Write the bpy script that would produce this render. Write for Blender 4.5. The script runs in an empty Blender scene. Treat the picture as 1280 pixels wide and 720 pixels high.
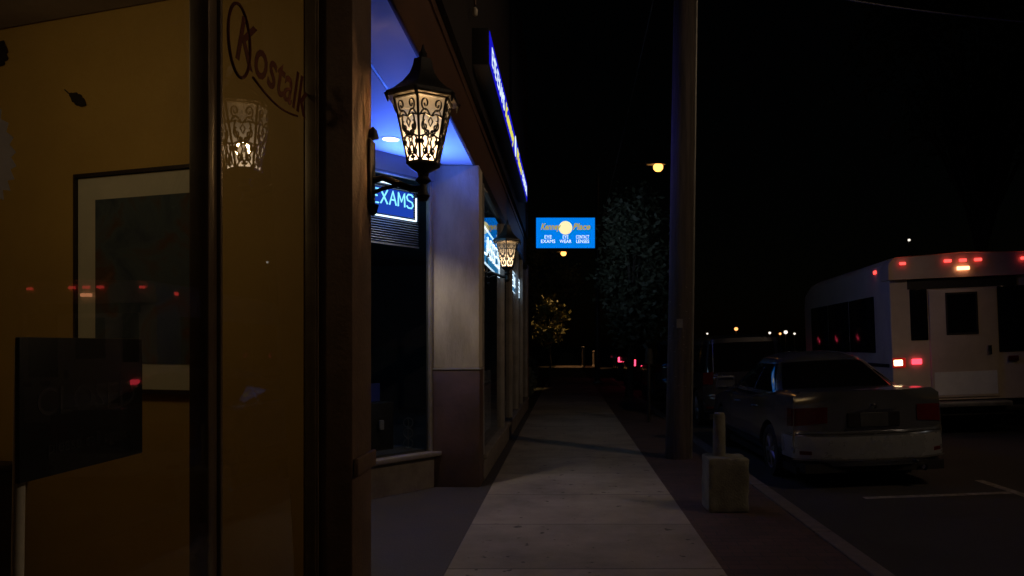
import bpy, bmesh, math, random
from mathutils import Vector, Matrix
random.seed(7)
R = math.radians
scene = bpy.context.scene
COL = scene.collection

# ------------------------------------------------------------------ materials
def new_mat(name):
    m = bpy.data.materials.new(name); m.use_nodes = True
    nt = m.node_tree
    for n in list(nt.nodes): nt.nodes.remove(n)
    return m, nt, nt.nodes, nt.links

def surf(name, c1, c2=None, scale=6.0, rough=0.6, rvar=0.15, bump=0.1, bscale=None, metal=0.0, coat=0.0, stretch=(1,1,1), spec=0.5):
    """painted / mineral surface: two tones mixed by noise, noisy roughness and a small bump"""
    m, nt, N, L = new_mat(name)
    out = N.new('ShaderNodeOutputMaterial'); b = N.new('ShaderNodeBsdfPrincipled')
    tc = N.new('ShaderNodeTexCoord'); mp = N.new('ShaderNodeMapping'); mp.inputs['Scale'].default_value = stretch
    L.new(tc.outputs['Object'], mp.inputs['Vector'])
    n1 = N.new('ShaderNodeTexNoise'); n1.inputs['Scale'].default_value = scale; n1.inputs['Detail'].default_value = 6
    n1.inputs['Roughness'].default_value = 0.65
    L.new(mp.outputs[0], n1.inputs['Vector'])
    if c2 is None: c2 = tuple(c*0.72 for c in c1)
    rp = N.new('ShaderNodeValToRGB')
    rp.color_ramp.elements[0].position = 0.35; rp.color_ramp.elements[1].position = 0.68
    rp.color_ramp.elements[0].color = (*c2, 1); rp.color_ramp.elements[1].color = (*c1, 1)
    L.new(n1.outputs['Fac'], rp.inputs[0]); L.new(rp.outputs[0], b.inputs['Base Color'])
    mr = N.new('ShaderNodeMapRange'); mr.inputs['To Min'].default_value = max(0.03, rough-rvar); mr.inputs['To Max'].default_value = min(1, rough+rvar)
    L.new(n1.outputs['Fac'], mr.inputs['Value']); L.new(mr.outputs[0], b.inputs['Roughness'])
    if bump > 0:
        n2 = N.new('ShaderNodeTexNoise'); n2.inputs['Scale'].default_value = bscale or scale*9; n2.inputs['Detail'].default_value = 4
        L.new(mp.outputs[0], n2.inputs['Vector'])
        bp = N.new('ShaderNodeBump'); bp.inputs['Strength'].default_value = bump; bp.inputs['Distance'].default_value = 0.01
        L.new(n2.outputs['Fac'], bp.inputs['Height']); L.new(bp.outputs[0], b.inputs['Normal'])
    b.inputs['Metallic'].default_value = metal
    b.inputs['Specular IOR Level'].default_value = spec
    if coat: b.inputs['Coat Weight'].default_value = coat; b.inputs['Coat Roughness'].default_value = 0.05
    L.new(b.outputs[0], out.inputs[0])
    return m

def glow(name, col, s):
    m, nt, N, L = new_mat(name)
    out = N.new('ShaderNodeOutputMaterial'); e = N.new('ShaderNodeEmission')
    e.inputs['Color'].default_value = (*col, 1); e.inputs['Strength'].default_value = s
    L.new(e.outputs[0], out.inputs[0]); return m

def glass(name, ior=1.6, tint=(0.9,0.92,0.9), rough=0.0):
    m, nt, N, L = new_mat(name)
    out = N.new('ShaderNodeOutputMaterial'); mx = N.new('ShaderNodeMixShader')
    t = N.new('ShaderNodeBsdfTransparent'); t.inputs[0].default_value = (*tint, 1)
    g = N.new('ShaderNodeBsdfGlossy'); g.inputs['Roughness'].default_value = rough
    f = N.new('ShaderNodeFresnel')
    ge = N.new('ShaderNodeNewGeometry'); mi = N.new('ShaderNodeMapRange'); mi.inputs['To Min'].default_value = ior; mi.inputs['To Max'].default_value = 1/ior
    L.new(ge.outputs['Backfacing'], mi.inputs['Value']); L.new(mi.outputs[0], f.inputs['IOR'])   # a thin pane reflects alike from both sides
    L.new(f.outputs[0], mx.inputs[0]); L.new(t.outputs[0], mx.inputs[1]); L.new(g.outputs[0], mx.inputs[2])
    L.new(mx.outputs[0], out.inputs[0]); return m

def concrete_slabs():
    m, nt, N, L = new_mat('sidewalk_concrete')
    out = N.new('ShaderNodeOutputMaterial'); b = N.new('ShaderNodeBsdfPrincipled')
    tc = N.new('ShaderNodeTexCoord')
    n1 = N.new('ShaderNodeTexNoise'); n1.inputs['Scale'].default_value = 1.1; n1.inputs['Detail'].default_value = 8; n1.inputs['Roughness'].default_value = 0.7
    n2 = N.new('ShaderNodeTexNoise'); n2.inputs['Scale'].default_value = 55; n2.inputs['Detail'].default_value = 5
    n3 = N.new('ShaderNodeTexNoise'); n3.inputs['Scale'].default_value = 9; n3.inputs['Detail'].default_value = 2
    for n in (n1, n2, n3): L.new(tc.outputs['Object'], n.inputs['Vector'])
    rp = N.new('ShaderNodeValToRGB'); e = rp.color_ramp.elements
    e[0].position = .3; e[0].color = (.14, .12, .1, 1); e[1].position = .7; e[1].color = (.3, .265, .22, 1)
    L.new(n1.outputs['Fac'], rp.inputs[0])
    # dark gum spots
    sp = N.new('ShaderNodeValToRGB'); e = sp.color_ramp.elements
    e[0].position = .29; e[0].color = (.3, .3, .3, 1); e[1].position = .33; e[1].color = (1, 1, 1, 1)
    L.new(n3.outputs['Fac'], sp.inputs[0])
    mu = N.new('ShaderNodeMixRGB'); mu.blend_type = 'MULTIPLY'; mu.inputs[0].default_value = 1
    L.new(rp.outputs[0], mu.inputs[1]); L.new(sp.outputs[0], mu.inputs[2])
    # slab joints
    sx = N.new('ShaderNodeSeparateXYZ'); L.new(tc.outputs['Object'], sx.inputs[0])
    mo = N.new('ShaderNodeMath'); mo.operation = 'PINGPONG'; mo.inputs[1].default_value = .625
    L.new(sx.outputs['Y'], mo.inputs[0])
    lt = N.new('ShaderNodeMath'); lt.operation = 'LESS_THAN'; lt.inputs[1].default_value = .007
    L.new(mo.outputs[0], lt.inputs[0])
    # tone per slab
    dv = N.new('ShaderNodeMath'); dv.operation = 'DIVIDE'; dv.inputs[1].default_value = 1.25; L.new(sx.outputs['Y'], dv.inputs[0])
    fl = N.new('ShaderNodeMath'); fl.operation = 'FLOOR'; L.new(dv.outputs[0], fl.inputs[0])
    wn = N.new('ShaderNodeTexWhiteNoise'); wn.noise_dimensions = '1D'; L.new(fl.outputs[0], wn.inputs['W'])
    mr = N.new('ShaderNodeMapRange'); mr.inputs['To Min'].default_value = .82; mr.inputs['To Max'].default_value = 1.1
    L.new(wn.outputs['Value'], mr.inputs['Value'])
    m2 = N.new('ShaderNodeMixRGB'); m2.blend_type = 'MULTIPLY'; m2.inputs[0].default_value = 1
    L.new(mu.outputs[0], m2.inputs[1]); L.new(mr.outputs[0], m2.inputs[2])
    m3 = N.new('ShaderNodeMixRGB'); m3.inputs[2].default_value = (.06, .055, .05, 1)
    L.new(lt.outputs[0], m3.inputs[0]); L.new(m2.outputs[0], m3.inputs[1])
    L.new(m3.outputs[0], b.inputs['Base Color'])
    b.inputs['Roughness'].default_value = .85
    sb = N.new('ShaderNodeMath'); sb.operation = 'SUBTRACT'; L.new(n2.outputs['Fac'], sb.inputs[0]); L.new(lt.outputs[0], sb.inputs[1])
    bp = N.new('ShaderNodeBump'); bp.inputs['Strength'].default_value = .35; bp.inputs['Distance'].default_value = .006
    L.new(sb.outputs[0], bp.inputs['Height']); L.new(bp.outputs[0], b.inputs['Normal'])
    L.new(b.outputs[0], out.inputs[0]); return m

def brick_paving():
    m, nt, N, L = new_mat('brick_paving')
    out = N.new('ShaderNodeOutputMaterial'); b = N.new('ShaderNodeBsdfPrincipled')
    tc = N.new('ShaderNodeTexCoord')
    br = N.new('ShaderNodeTexBrick'); br.inputs['Scale'].default_value = 1.0
    br.inputs['Brick Width'].default_value = .2; br.inputs['Row Height'].default_value = .1; br.inputs['Mortar Size'].default_value = .005
    br.inputs['Color1'].default_value = (.075, .042, .034, 1); br.inputs['Color2'].default_value = (.05, .03, .026, 1); br.inputs['Mortar'].default_value = (.03, .027, .025, 1)
    L.new(tc.outputs['Object'], br.inputs['Vector'])
    n1 = N.new('ShaderNodeTexNoise'); n1.inputs['Scale'].default_value = 2.3; n1.inputs['Detail'].default_value = 6
    L.new(tc.outputs['Object'], n1.inputs['Vector'])
    mr = N.new('ShaderNodeMapRange'); mr.inputs['To Min'].default_value = .5; mr.inputs['To Max'].default_value = 1.3
    L.new(n1.outputs['Fac'], mr.inputs['Value'])
    mu = N.new('ShaderNodeMixRGB'); mu.blend_type = 'MULTIPLY'; mu.inputs[0].default_value = 1
    L.new(br.outputs['Color'], mu.inputs[1]); L.new(mr.outputs[0], mu.inputs[2]); L.new(mu.outputs[0], b.inputs['Base Color'])
    b.inputs['Roughness'].default_value = .85
    bp = N.new('ShaderNodeBump'); bp.inputs['Strength'].default_value = .6; bp.inputs['Distance'].default_value = .008; bp.invert = True
    L.new(br.outputs['Fac'], bp.inputs['Height']); L.new(bp.outputs[0], b.inputs['Normal'])
    L.new(b.outputs[0], out.inputs[0]); return m

def lantern_pane_mat():
    """frosted warm glass, bulb glow put into its emission, stronger towards the bottom"""
    m, nt, N, L = new_mat('lantern_frosted_glass')
    out = N.new('ShaderNodeOutputMaterial'); tc = N.new('ShaderNodeTexCoord'); sx = N.new('ShaderNodeSeparateXYZ')
    L.new(tc.outputs['Object'], sx.inputs[0])
    mr = N.new('ShaderNodeMapRange'); mr.inputs['From Min'].default_value = .12; mr.inputs['From Max'].default_value = .46
    mr.inputs['To Min'].default_value = 1; mr.inputs['To Max'].default_value = 0
    L.new(sx.outputs['Z'], mr.inputs['Value'])
    pw = N.new('ShaderNodeMath'); pw.operation = 'POWER'; pw.inputs[1].default_value = 2.6; L.new(mr.outputs[0], pw.inputs[0])
    n1 = N.new('ShaderNodeTexNoise'); n1.inputs['Scale'].default_value = 60; n1.inputs['Detail'].default_value = 3; L.new(tc.outputs['Object'], n1.inputs['Vector'])
    nm = N.new('ShaderNodeMapRange'); nm.inputs['To Min'].default_value = .6; nm.inputs['To Max'].default_value = 1.4; L.new(n1.outputs['Fac'], nm.inputs['Value'])
    ma = N.new('ShaderNodeMath'); ma.operation = 'MULTIPLY_ADD'; ma.inputs[1].default_value = 8.0; ma.inputs[2].default_value = .2; L.new(pw.outputs[0], ma.inputs[0])
    mm = N.new('ShaderNodeMath'); mm.operation = 'MULTIPLY'; L.new(ma.outputs[0], mm.inputs[0]); L.new(nm.outputs[0], mm.inputs[1])
    e = N.new('ShaderNodeEmission'); e.inputs['Color'].default_value = (1, .71, .42, 1); L.new(mm.outputs[0], e.inputs['Strength'])
    t = N.new('ShaderNodeBsdfTransparent'); t.inputs[0].default_value = (.9, .75, .55, 1)
    mx = N.new('ShaderNodeMixShader'); mx.inputs[0].default_value = .35
    L.new(e.outputs[0], mx.inputs[1]); L.new(t.outputs[0], mx.inputs[2]); L.new(mx.outputs[0], out.inputs[0])
    return m

def art_mat():
    m, nt, N, L = new_mat('dark_abstract_print')
    out = N.new('ShaderNodeOutputMaterial'); b = N.new('ShaderNodeBsdfPrincipled'); tc = N.new('ShaderNodeTexCoord')
    n = N.new('ShaderNodeTexNoise'); n.inputs['Scale'].default_value = 3.2; n.inputs['Detail'].default_value = 4; n.inputs['Distortion'].default_value = 1.2
    L.new(tc.outputs['Object'], n.inputs['Vector'])
    rp = N.new('ShaderNodeValToRGB'); e = rp.color_ramp.elements
    e[0].position = .3; e[0].color = (.035, .05, .07, 1); e[1].position = .75; e[1].color = (.2, .1, .05, 1)
    k = e.new(.5); k.color = (.07, .09, .1, 1); k = e.new(.6); k.color = (.09, .055, .03, 1)
    L.new(n.outputs['Fac'], rp.inputs[0]); L.new(rp.outputs[0], b.inputs['Base Color']); b.inputs['Roughness'].default_value = .25
    L.new(b.outputs[0], out.inputs[0]); return m

M = {}
M['walk'] = concrete_slabs(); M['brick'] = brick_paving()
M['asphalt'] = surf('asphalt', (.03,.027,.026), (.018,.017,.016), 1.2, .85, .12, .5, 120)
M['ground'] = surf('dark_ground', (.03,.03,.028), (.018,.018,.017), .5, .9, .05, .3, 40)
M['verge'] = surf('soil', (.035,.04,.02), (.02,.02,.014), 2, .9, .05, .6, 30)
M['kerb'] = surf('granite_kerb', (.13,.11,.1), (.075,.065,.06), 7, .75, .1, .4, 90)
M['marking'] = surf('road_paint', (.3,.28,.25), (.07,.065,.06), 14, .7, .1, .2)
M['entry'] = surf('entry_paving', (.055,.045,.033), (.03,.025,.019), 2.4, .75, .15, .25, 60)
M['ochre'] = surf('ochre_wall_paint', (.46,.282,.062), (.39,.235,.05), 1.6, .7, .08, .08, 50)
M['ceil'] = surf('grey_ceiling', (.4,.33,.28), None, 2, .85, .05, .05)
M['floor'] = surf('dark_floor', (.1,.06,.04), (.06,.04,.03), 3, .5)
M['bronze'] = surf('bronze_aluminium', (.13,.095,.06), (.09,.065,.042), 5, .45, .12, .04, metal=.5)
M['bronze_light'] = surf('olive_aluminium', (.16,.12,.07), (.11,.08,.05), 5, .4, .12, .04, metal=.4)
M['pilaster'] = surf('brown_painted_stucco', (.13,.08,.052), (.08,.048,.032), 4, .75, .12, .35, 45)
M['unlit_wall'] = surf('unlit_upper_wall', (.016,.01,.008), (.011,.008,.006), 1.2, .85, .08, .2, 30)  # near-black colour stands in for lamplight not reaching this high
M['fascia'] = surf('brown_fascia_boards', (.11,.05,.026), (.06,.03,.018), 2.5, .6, .12, .12, 40, stretch=(1,.12,1))
M['cream'] = surf('cream_stucco', (.66,.6,.51), (.42,.37,.29), 2.2, .85, .08, .5, 40, stretch=(1.6,1.6,.45))
M['colbase'] = surf('brown_base_tiles', (.1,.06,.045), (.06,.038,.03), 3, .55, .15, .2)
M['soffit'] = surf('white_soffit', (.72,.74,.78), (.62,.64,.7), .9, .7, .06, .06)
M['trim'] = surf('grey_trim', (.3,.29,.28), (.2,.19,.18), 4, .5, .15, .1)
M['bulk'] = surf('grey_bulkhead', (.2,.18,.16), (.12,.1,.09), 3, .7, .1, .2)
M['room'] = surf('dim_room_wall', (.08,.08,.085), None, 2, .8, .05, .05)
M['pane'] = glass('shop_glass', 1.5)
M['pane_tint'] = glass('shop_glass_dim', 1.5, (.55,.58,.6))
M['black_metal'] = surf('black_iron', (.016,.015,.014), (.009,.009,.009), 20, .5, .15, .2)
M['black_sign'] = surf('black_board', (.007,.007,.008), None, 6, .5, .1, .05)
M['faint_letter'] = surf('grey_lettering', (.022,.022,.026), None, 6, .6)
M['mat_board'] = surf('cream_mat_board', (.56,.5,.36), (.5,.45,.33), 5, .85, .05, .05)
M['art'] = art_mat()
M['maroon'] = surf('maroon_decal', (.075,.02,.01), (.05,.014,.008), 8, .8, spec=.1)
M['decal'] = surf('pale_decal', (.2,.185,.17), (.15,.14,.13), 8, .8)
M['wood_dark'] = surf('dark_stained_wood', (.03,.016,.01), (.018,.01,.007), 3, .5, .1, .1, stretch=(1,8,1))
M['pale'] = surf('pale_painted_wood', (.55,.5,.42), (.42,.38,.32), 6, .6, .1, .1)
M['leafdark'] = surf('dark_leaf_ornament', (.02,.012,.008), None, 12, .6)
M['lpane'] = lantern_pane_mat()
M['bulb'] = glow('warm_bulb', (1,.75,.42), 4)
M['neon_white'] = glow('white_neon', (.66,.85,1), 4)
M['neon_cyan'] = glow('cyan_neon', (.25,.8,1), 2.4)
M['neon_panel'] = glow('blue_backlit_panel', (.03,.13,1), .75)
M['neon_panel2'] = glow('cyan_backlit_panel', (.05,.45,.95), 1.3)
M['sign_blue'] = glow('deep_blue_lightbox', (.015,.012,.85), .62)
M['sign_wht'] = glow('white_lit_letters', (.75,.9,1), 1.1)
M['sign_yel'] = glow('yellow_lit_letters', (.85,.8,.1), .95)
M['hang_blue'] = glow('azure_lightbox', (.0,.22,.9), .95)
M['hang_wht'] = glow('white_lightbox_print', (.8,.97,1), 1.25)
M['hang_sun'] = glow('pale_yellow_disc', (1,.93,.5), 1.0)
M['hang_yel'] = glow('olive_yellow_script', (.5,.42,.06), .85)
M['downlight'] = glow('cool_downlight', (.8,.9,1), 6)
M['blind'] = surf('blind_slats', (.5,.5,.52), None, 4, .5, .1, .02)
M['bark'] = surf('weathered_pole_wood', (.07,.055,.048), (.022,.018,.016), 2.5, .85, .1, 1.0, 14, stretch=(7,7,.4))
M['trunk'] = surf('tree_bark', (.07,.055,.04), (.04,.032,.025), 6, .9, .05, .7, 30)
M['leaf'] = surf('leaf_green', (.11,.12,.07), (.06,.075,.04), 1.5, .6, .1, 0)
M['leaf_lit'] = surf('leaf_lamplit_yellow', (.3,.24,.05), (.16,.14,.03), 1.5, .6, .1, 0)  # brighter, yellower than the other leaves: lamplight put into the colour
M['steel'] = surf('galvanised_steel', (.22,.22,.21), (.15,.15,.145), 8, .5, .1, .1, metal=.6)
M['conc_post'] = surf('weathered_concrete', (.2,.205,.17), (.1,.1,.085), 5, .85, .08, .5, 60)
M['sodium'] = glow('sodium_lamp_lens', (1,.42,.09), 3.2)
M['sodium2'] = glow('orange_lamp_lens', (1,.55,.25), 8)
M['farwhite'] = glow('far_white_lamp', (1,.88,.76), 1.3)
M['farorange'] = glow('far_orange_lamp', (1,.4,.12), 2)
M['paint_silver'] = surf('champagne_silver_paint', (.33,.36,.41), (.3,.33,.375), 3, .22, .05, 0, metal=.85, coat=.8)
M['bumper_lit'] = surf('lit_bumper_paint', (.38,.41,.45), (.34,.37,.41), 3, .28, .06, 0, metal=.5, coat=.8)  # paler copy of the body silver, light on the bumper put into colour
M['paint_black'] = surf('black_car_paint', (.04,.04,.05), None, 3, .25, .05, 0, metal=.2, coat=.9)
M['paint_red'] = surf('dark_red_car_paint', (.12,.012,.012), None, 3, .25, .05, 0, metal=.2, coat=.9)
M['paint_grey'] = surf('grey_car_paint', (.1,.105,.115), None, 3, .25, .05, 0, metal=.4, coat=.9)
M['car_glass'] = surf('dark_car_glass', (.006,.006,.007), None, 3, .06, .02, 0, spec=.7)
M['rubber'] = surf('tyre_rubber', (.018,.018,.018), None, 12, .85, .08, .3)
M['alloy'] = surf('alloy_rim', (.45,.45,.47), (.34,.34,.36), 8, .35, .1, 0, metal=.8)
M['chrome'] = surf('chrome', (.7,.7,.7), None, 5, .12, .04, 0, metal=1)
M['tail_off'] = surf('dark_red_lens', (.1,.008,.008), (.07,.006,.006), 20, .12, .05, 0, spec=.6)
M['tail_on'] = glow('lit_red_lens', (1,.05,.12), 3.5)
M['plastic'] = surf('black_plastic', (.015,.015,.016), None, 10, .6, .1, .1)
M['plate'] = surf('licence_plate', (.06,.065,.07), (.04,.045,.05), 9, .45)
M['seam'] = surf('panel_gap', (.003,.003,.003), None, 5, .9)
M['bus_white'] = surf('white_bus_fibreglass', (.62,.53,.42), (.46,.38,.3), 1.1, .4, .12, .03)
M['kick'] = surf('pale_kick_plate', (.7,.7,.66), (.55,.55,.52), 2, .4, .1, .03)
M['lamp_halo'] = glow('red_lamp_halo', (1,.02,.015), .3)  # red halo round the tail lamp, painted as a dim glow
M['bus_dark'] = surf('bus_tinted_glass', (.008,.009,.012), None, 3, .1, .05, 0)
M['bus_black'] = surf('bus_black_trim', (.014,.012,.012), None, 4, .6)
M['marker'] = glow('red_marker_lamp', (1,.06,.05), 2.6)
M['brakebar'] = glow('orange_white_lamp', (1,.36,.16), 5)
M['taillamp_hot'] = glow('white_hot_lamp', (1,.66,.34), 8)
M['taillamp_red'] = glow('pink_red_lamp', (1,.05,.08), 3)
M['wire'] = surf('cable_sheath', (.12,.12,.13), None, 6, .5)
M['ceramic'] = surf('pale_ceramic', (.4,.4,.42), None, 6, .3)
M['bluecard'] = surf('blue_display_card', (.05,.07,.3), (.03,.05,.22), 5, .5)

# ------------------------------------------------------------------ mesh helpers
class MB:
    def __init__(s): s.bm = bmesh.new()
    def box(s, x0, x1, y0, y1, z0, z1, bev=0.0, mat=None, seg=2):
        r = bmesh.ops.create_cube(s.bm, size=1)
        vs = r['verts']
        for v in vs: v.co = Vector((x0+(v.co.x+.5)*(x1-x0), y0+(v.co.y+.5)*(y1-y0), z0+(v.co.z+.5)*(z1-z0)))
        if bev > 0:
            es = list({e for v in vs for e in v.link_edges})
            rr = bmesh.ops.bevel(s.bm, geom=es, offset=bev, segments=seg, affect='EDGES', profile=.5)
            vs = list({v for f in rr['faces'] for v in f.verts} | {v for v in vs if v.is_valid})
        if mat is not None:
            for v in vs: v.co = mat @ v.co
        return s
    def tube(s, pts, r, n=10, cap=True):
        pts = [Vector(p) for p in pts]
        rs = r if isinstance(r, (list, tuple)) else [r]*len(pts)
        rings = []; ref = None
        for i, p in enumerate(pts):
            a = pts[max(0, i-1)]; b = pts[min(len(pts)-1, i+1)]
            d = (b-a).normalized()
            if ref is None:
                ref = Vector((0,0,1)) if abs(d.z) < .9 else Vector((1,0,0))
            u = (ref - d*ref.dot(d))
            if u.length < 1e-4: u = d.orthogonal()
            u.normalize(); ref = u; w = d.cross(u)
            rings.append([s.bm.verts.new(p + u*math.cos(k*2*math.pi/n)*rs[i] + w*math.sin(k*2*math.pi/n)*rs[i]) for k in range(n)])
        for i in range(len(rings)-1):
            for k in range(n):
                s.bm.faces.new((rings[i][k], rings[i][(k+1)%n], rings[i+1][(k+1)%n], rings[i+1][k]))
        if cap:
            s.bm.faces.new(rings[0][::-1]); s.bm.faces.new(rings[-1])
        return s
    def lathe(s, prof, n=24, c=(0,0,0), axis='z', phase=0.0, cap=True):
        rings = []
        for (r, h) in prof:
            ring = []
            for k in range(n):
                a = phase + k*2*math.pi/n
                if axis == 'z': co = (c[0]+r*math.cos(a), c[1]+r*math.sin(a), c[2]+h)
                elif axis == 'x': co = (c[0]+h, c[1]+r*math.cos(a), c[2]+r*math.sin(a))
                else: co = (c[0]+r*math.cos(a), c[1]+h, c[2]+r*math.sin(a))
                ring.append(s.bm.verts.new(co))
            rings.append(ring)
        for i in range(len(rings)-1):
            for k in range(n):
                s.bm.faces.new((rings[i][k], rings[i][(k+1)%n], rings[i+1][(k+1)%n], rings[i+1][k]))
        if cap and prof[0][0] > 1e-5: s.bm.faces.new(rings[0])
        if cap and prof[-1][0] > 1e-5: s.bm.faces.new(rings[-1])
        return s
    def poly(s, pts):
        s.bm.faces.new([s.bm.verts.new(p) for p in pts]); return s
    def prism(s, pts, d):
        """closed polygon swept by vector d"""
        d = Vector(d)
        a = [s.bm.verts.new(p) for p in pts]; b = [s.bm.verts.new(Vector(p)+d) for p in pts]
        s.bm.faces.new(a); s.bm.faces.new(b[::-1])
        for i in range(len(a)):
            j = (i+1) % len(a); s.bm.faces.new((a[i], b[i], b[j], a[j]))
        return s
    def grid(s, f, nu, nv):
        g = [[s.bm.verts.new(f(i/nu, j/nv)) for j in range(nv+1)] for i in range(nu+1)]
        for i in range(nu):
            for j in range(nv): s.bm.faces.new((g[i][j], g[i+1][j], g[i+1][j+1], g[i][j+1]))
        return s
    def xf(s, m):
        for v in s.bm.verts: v.co = m @ v.co
        return s
    def build(s, name, mat, parent=None, smooth=None, weld=0, kind=None):
        if weld: bmesh.ops.remove_doubles(s.bm, verts=s.bm.verts, dist=weld)
        bmesh.ops.recalc_face_normals(s.bm, faces=s.bm.faces)
        me = bpy.data.meshes.new(name); s.bm.to_mesh(me); s.bm.free()
        me.materials.append(mat)
        if smooth is not None:
            for p in me.polygons: p.use_smooth = True
            if smooth < 180: me.set_sharp_from_angle(angle=R(smooth))
        o = bpy.data.objects.new(name, me); COL.objects.link(o)
        if parent is not None: o.parent = parent
        if kind: o['kind'] = kind
        return o

def tag(o, label, cat, group=None):
    o['label'] = label; o['category'] = cat
    if group: o['group'] = group
    return o
def thing(name, label, cat, loc=(0,0,0), rz=0, group=None):
    o = bpy.data.objects.new(name, None); o.empty_display_size = .2; COL.objects.link(o)
    o.location = loc; o.rotation_euler = (0,0,rz)
    return tag(o, label, cat, group)
def dup(root, loc=None, rz=None, label=None, group=None):
    r = root.copy(); COL.objects.link(r)
    if loc is not None: r.location = loc
    if rz is not None: r.rotation_euler = (r.rotation_euler[0], r.rotation_euler[1], rz)
    if label: r['label'] = label
    if group: r['group'] = group
    for ch in list(root.children):
        c = ch.copy(); COL.objects.link(c); c.parent = r
        for g in list(ch.children):
            d = g.copy(); COL.objects.link(d); d.parent = c
    return r
def text_mesh(name, s, size, mat, parent, loc, rot, shear=0.0, ext=.002, align='LEFT', width=None, space=1.0, bold=0.0):
    cu = bpy.data.curves.new(name, 'FONT'); cu.body = s; cu.size = size; cu.shear = shear; cu.extrude = ext
    cu.align_x = align; cu.space_character = space; cu.offset = bold; cu.resolution_u = 3
    t = bpy.data.objects.new(name+'_tmp', cu); COL.objects.link(t)
    dg = bpy.context.evaluated_depsgraph_get()
    me = bpy.data.meshes.new_from_object(t.evaluated_get(dg)); me.name = name
    bpy.data.objects.remove(t); bpy.data.curves.remove(cu)
    if width:
        xs = [v.co.x for v in me.vertices]; k = width/(max(xs)-min(xs))
        for v in me.vertices: v.co.x *= k
    me.materials.clear(); me.materials.append(mat)
    o = bpy.data.objects.new(name, me); COL.objects.link(o)
    o.location = loc; o.rotation_euler = rot; o.parent = parent
    return o
FACE_X = (R(90), 0, R(90)); FACE_CAM = (R(90), 0, 0)

STROKE = {
 'E': [[(1,1),(0,1),(0,0),(1,0)], [(0,.5),(.8,.5)]],
 'X': [[(0,1),(1,0)], [(0,0),(1,1)]],
 'A': [[(0,0),(.5,1),(1,0)], [(.2,.38),(.8,.38)]],
 'M': [[(0,0),(.05,1),(.5,.35),(.95,1),(1,0)]],
 'S': [[(1,.85),(.75,1),(.25,1),(0,.8),(.15,.57),(.85,.43),(1,.2),(.75,0),(.25,0),(0,.15)]],
 'G': [[(1,.82),(.7,1),(.3,1),(0,.75),(0,.25),(.3,0),(.75,0),(1,.2),(1,.45),(.6,.45)]],
 'L': [[(0,1),(0,0),(1,0)]], 'N': [[(0,0),(0,1),(1,0),(1,1)]],
 'R': [[(0,0),(0,1),(.7,1),(1,.8),(.7,.52),(0,.52)],[(.5,.52),(1,0)]], 'F': [[(1,1),(0,1),(0,0)],[(0,.52),(.8,.52)]],
}
def neon_word(mb, word, x0, x1, z0, z1, y, r):
    n = len(word); w = (x1-x0)/(n+(n-1)*.3)
    for i, ch in enumerate(word):
        a = x0 + i*w*1.3
        for st in STROKE[ch]:
            mb.tube([(a+p[0]*w, y, z0+p[1]*(z1-z0)) for p in st], r, 6)

# ------------------------------------------------------------------ setting
MB().poly([(-700,-200,-.22),(700,-200,-.22),(700,900,-.22),(-700,900,-.22)]).build('ground', M['ground'], kind='structure')
road = MB()
xs = [(2.15,-.125),(4,-.06),(6,.02),(8,.07),(10,.02),(13,-.12),(16,-.16)]
for (a, za), (b, zb) in zip(xs, xs[1:]):
    road.poly([(a,-15,za),(b,-15,zb),(b,160,zb),(a,160,za)])
road.build('road', M['asphalt'], weld=.001, smooth=180, kind='structure')
MB().box(-.8,1.05,-12,160,-.2,0).build('sidewalk', M['walk'], kind='structure')
MB().box(1.054,1.99,-12,160,-.2,-.004).build('brick_strip', M['brick'], kind='structure')
k = MB(); y = -12
while y < 120:
    k.box(1.994,2.146,y,y+1.992,-.2,.006,.012); y += 2
k.build('kerb', M['kerb'], kind='structure')
MB().box(-6,-.806,-12,18,-.2,-.006).build('entry_paving', M['entry'], kind='structure')
MB().box(-40,-.806,18.004,160,-.2,-.012).build('verge', M['verge'], kind='structure')
def rz_(x):   # road height
    for (a, za), (b, zb) in zip(xs, xs[1:]):
        if a <= x <= b: return za+(zb-za)*(x-a)/(b-a)
    return -.16
mk = MB()
def mark(x0,x1,y0,y1):
    mk.poly([(x0,y0,rz_(x0)+.005),(x1,y0,rz_(x1)+.005),(x1,y1,rz_(x1)+.005),(x0,y1,rz_(x0)+.005)])
mark(3.1,4.0,7.70,7.8); mark(4.0,4.62,7.70,7.8); mark(4.63,4.73,7.35,8.45)
mark(4.0,4.62,13.4,13.5); mark(4.63,4.73,13.0,14.1); mark(4.63,4.73,19,20)
mk.build('parking_markings', M['marking'], kind='structure')

# ------------------------------------------------------------------ near shop (left): glass front, ochre room
near = thing('shop_building', 'brown shop front with tall bronze framed glass and an ochre room inside', 'shop', (-1.2,1.8,0))
N0 = Vector((-1.2,1.8,0))
def npart(mb, name, mat, **kw): return mb.xf(Matrix.Translation(-N0)).build(name, mat, near, **kw)
TA = .035; TB = .0275
def pane_x(y, z): return -1.2 + TA*(y-1.85) - TB*(z-1.7)
pb = MB(); pb.poly([(pane_x(y,z), y, z) for (y,z) in ((.9,.32),(2.425,.32),(2.425,3.2),(.9,3.2))]); npart(pb, 'window_pane', M['pane'])
pb = MB(); pb.poly([(-1.175+.0375*(y-2.9)-.03*(z-1.7),y,z) for (y,z) in ((2.478,.14),(3.385,.14),(3.385,3.2),(2.478,3.2))]); npart(pb, 'door_pane', M['pane'])
pb = MB(); pb.poly([(-1.2,y,z) for (y,z) in ((-2.0,.32),(.85,.32),(.85,3.2),(-2.0,3.2))]); npart(pb, 'window_pane', M['pane'])
f = MB(); f.box(-1.228,-1.162,2.418,2.478,0,3.22,.006); f.box(-1.214,-1.152,2.48,2.496,0,3.22,.003); npart(f, 'frame_post', M['bronze'], smooth=35)
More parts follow.
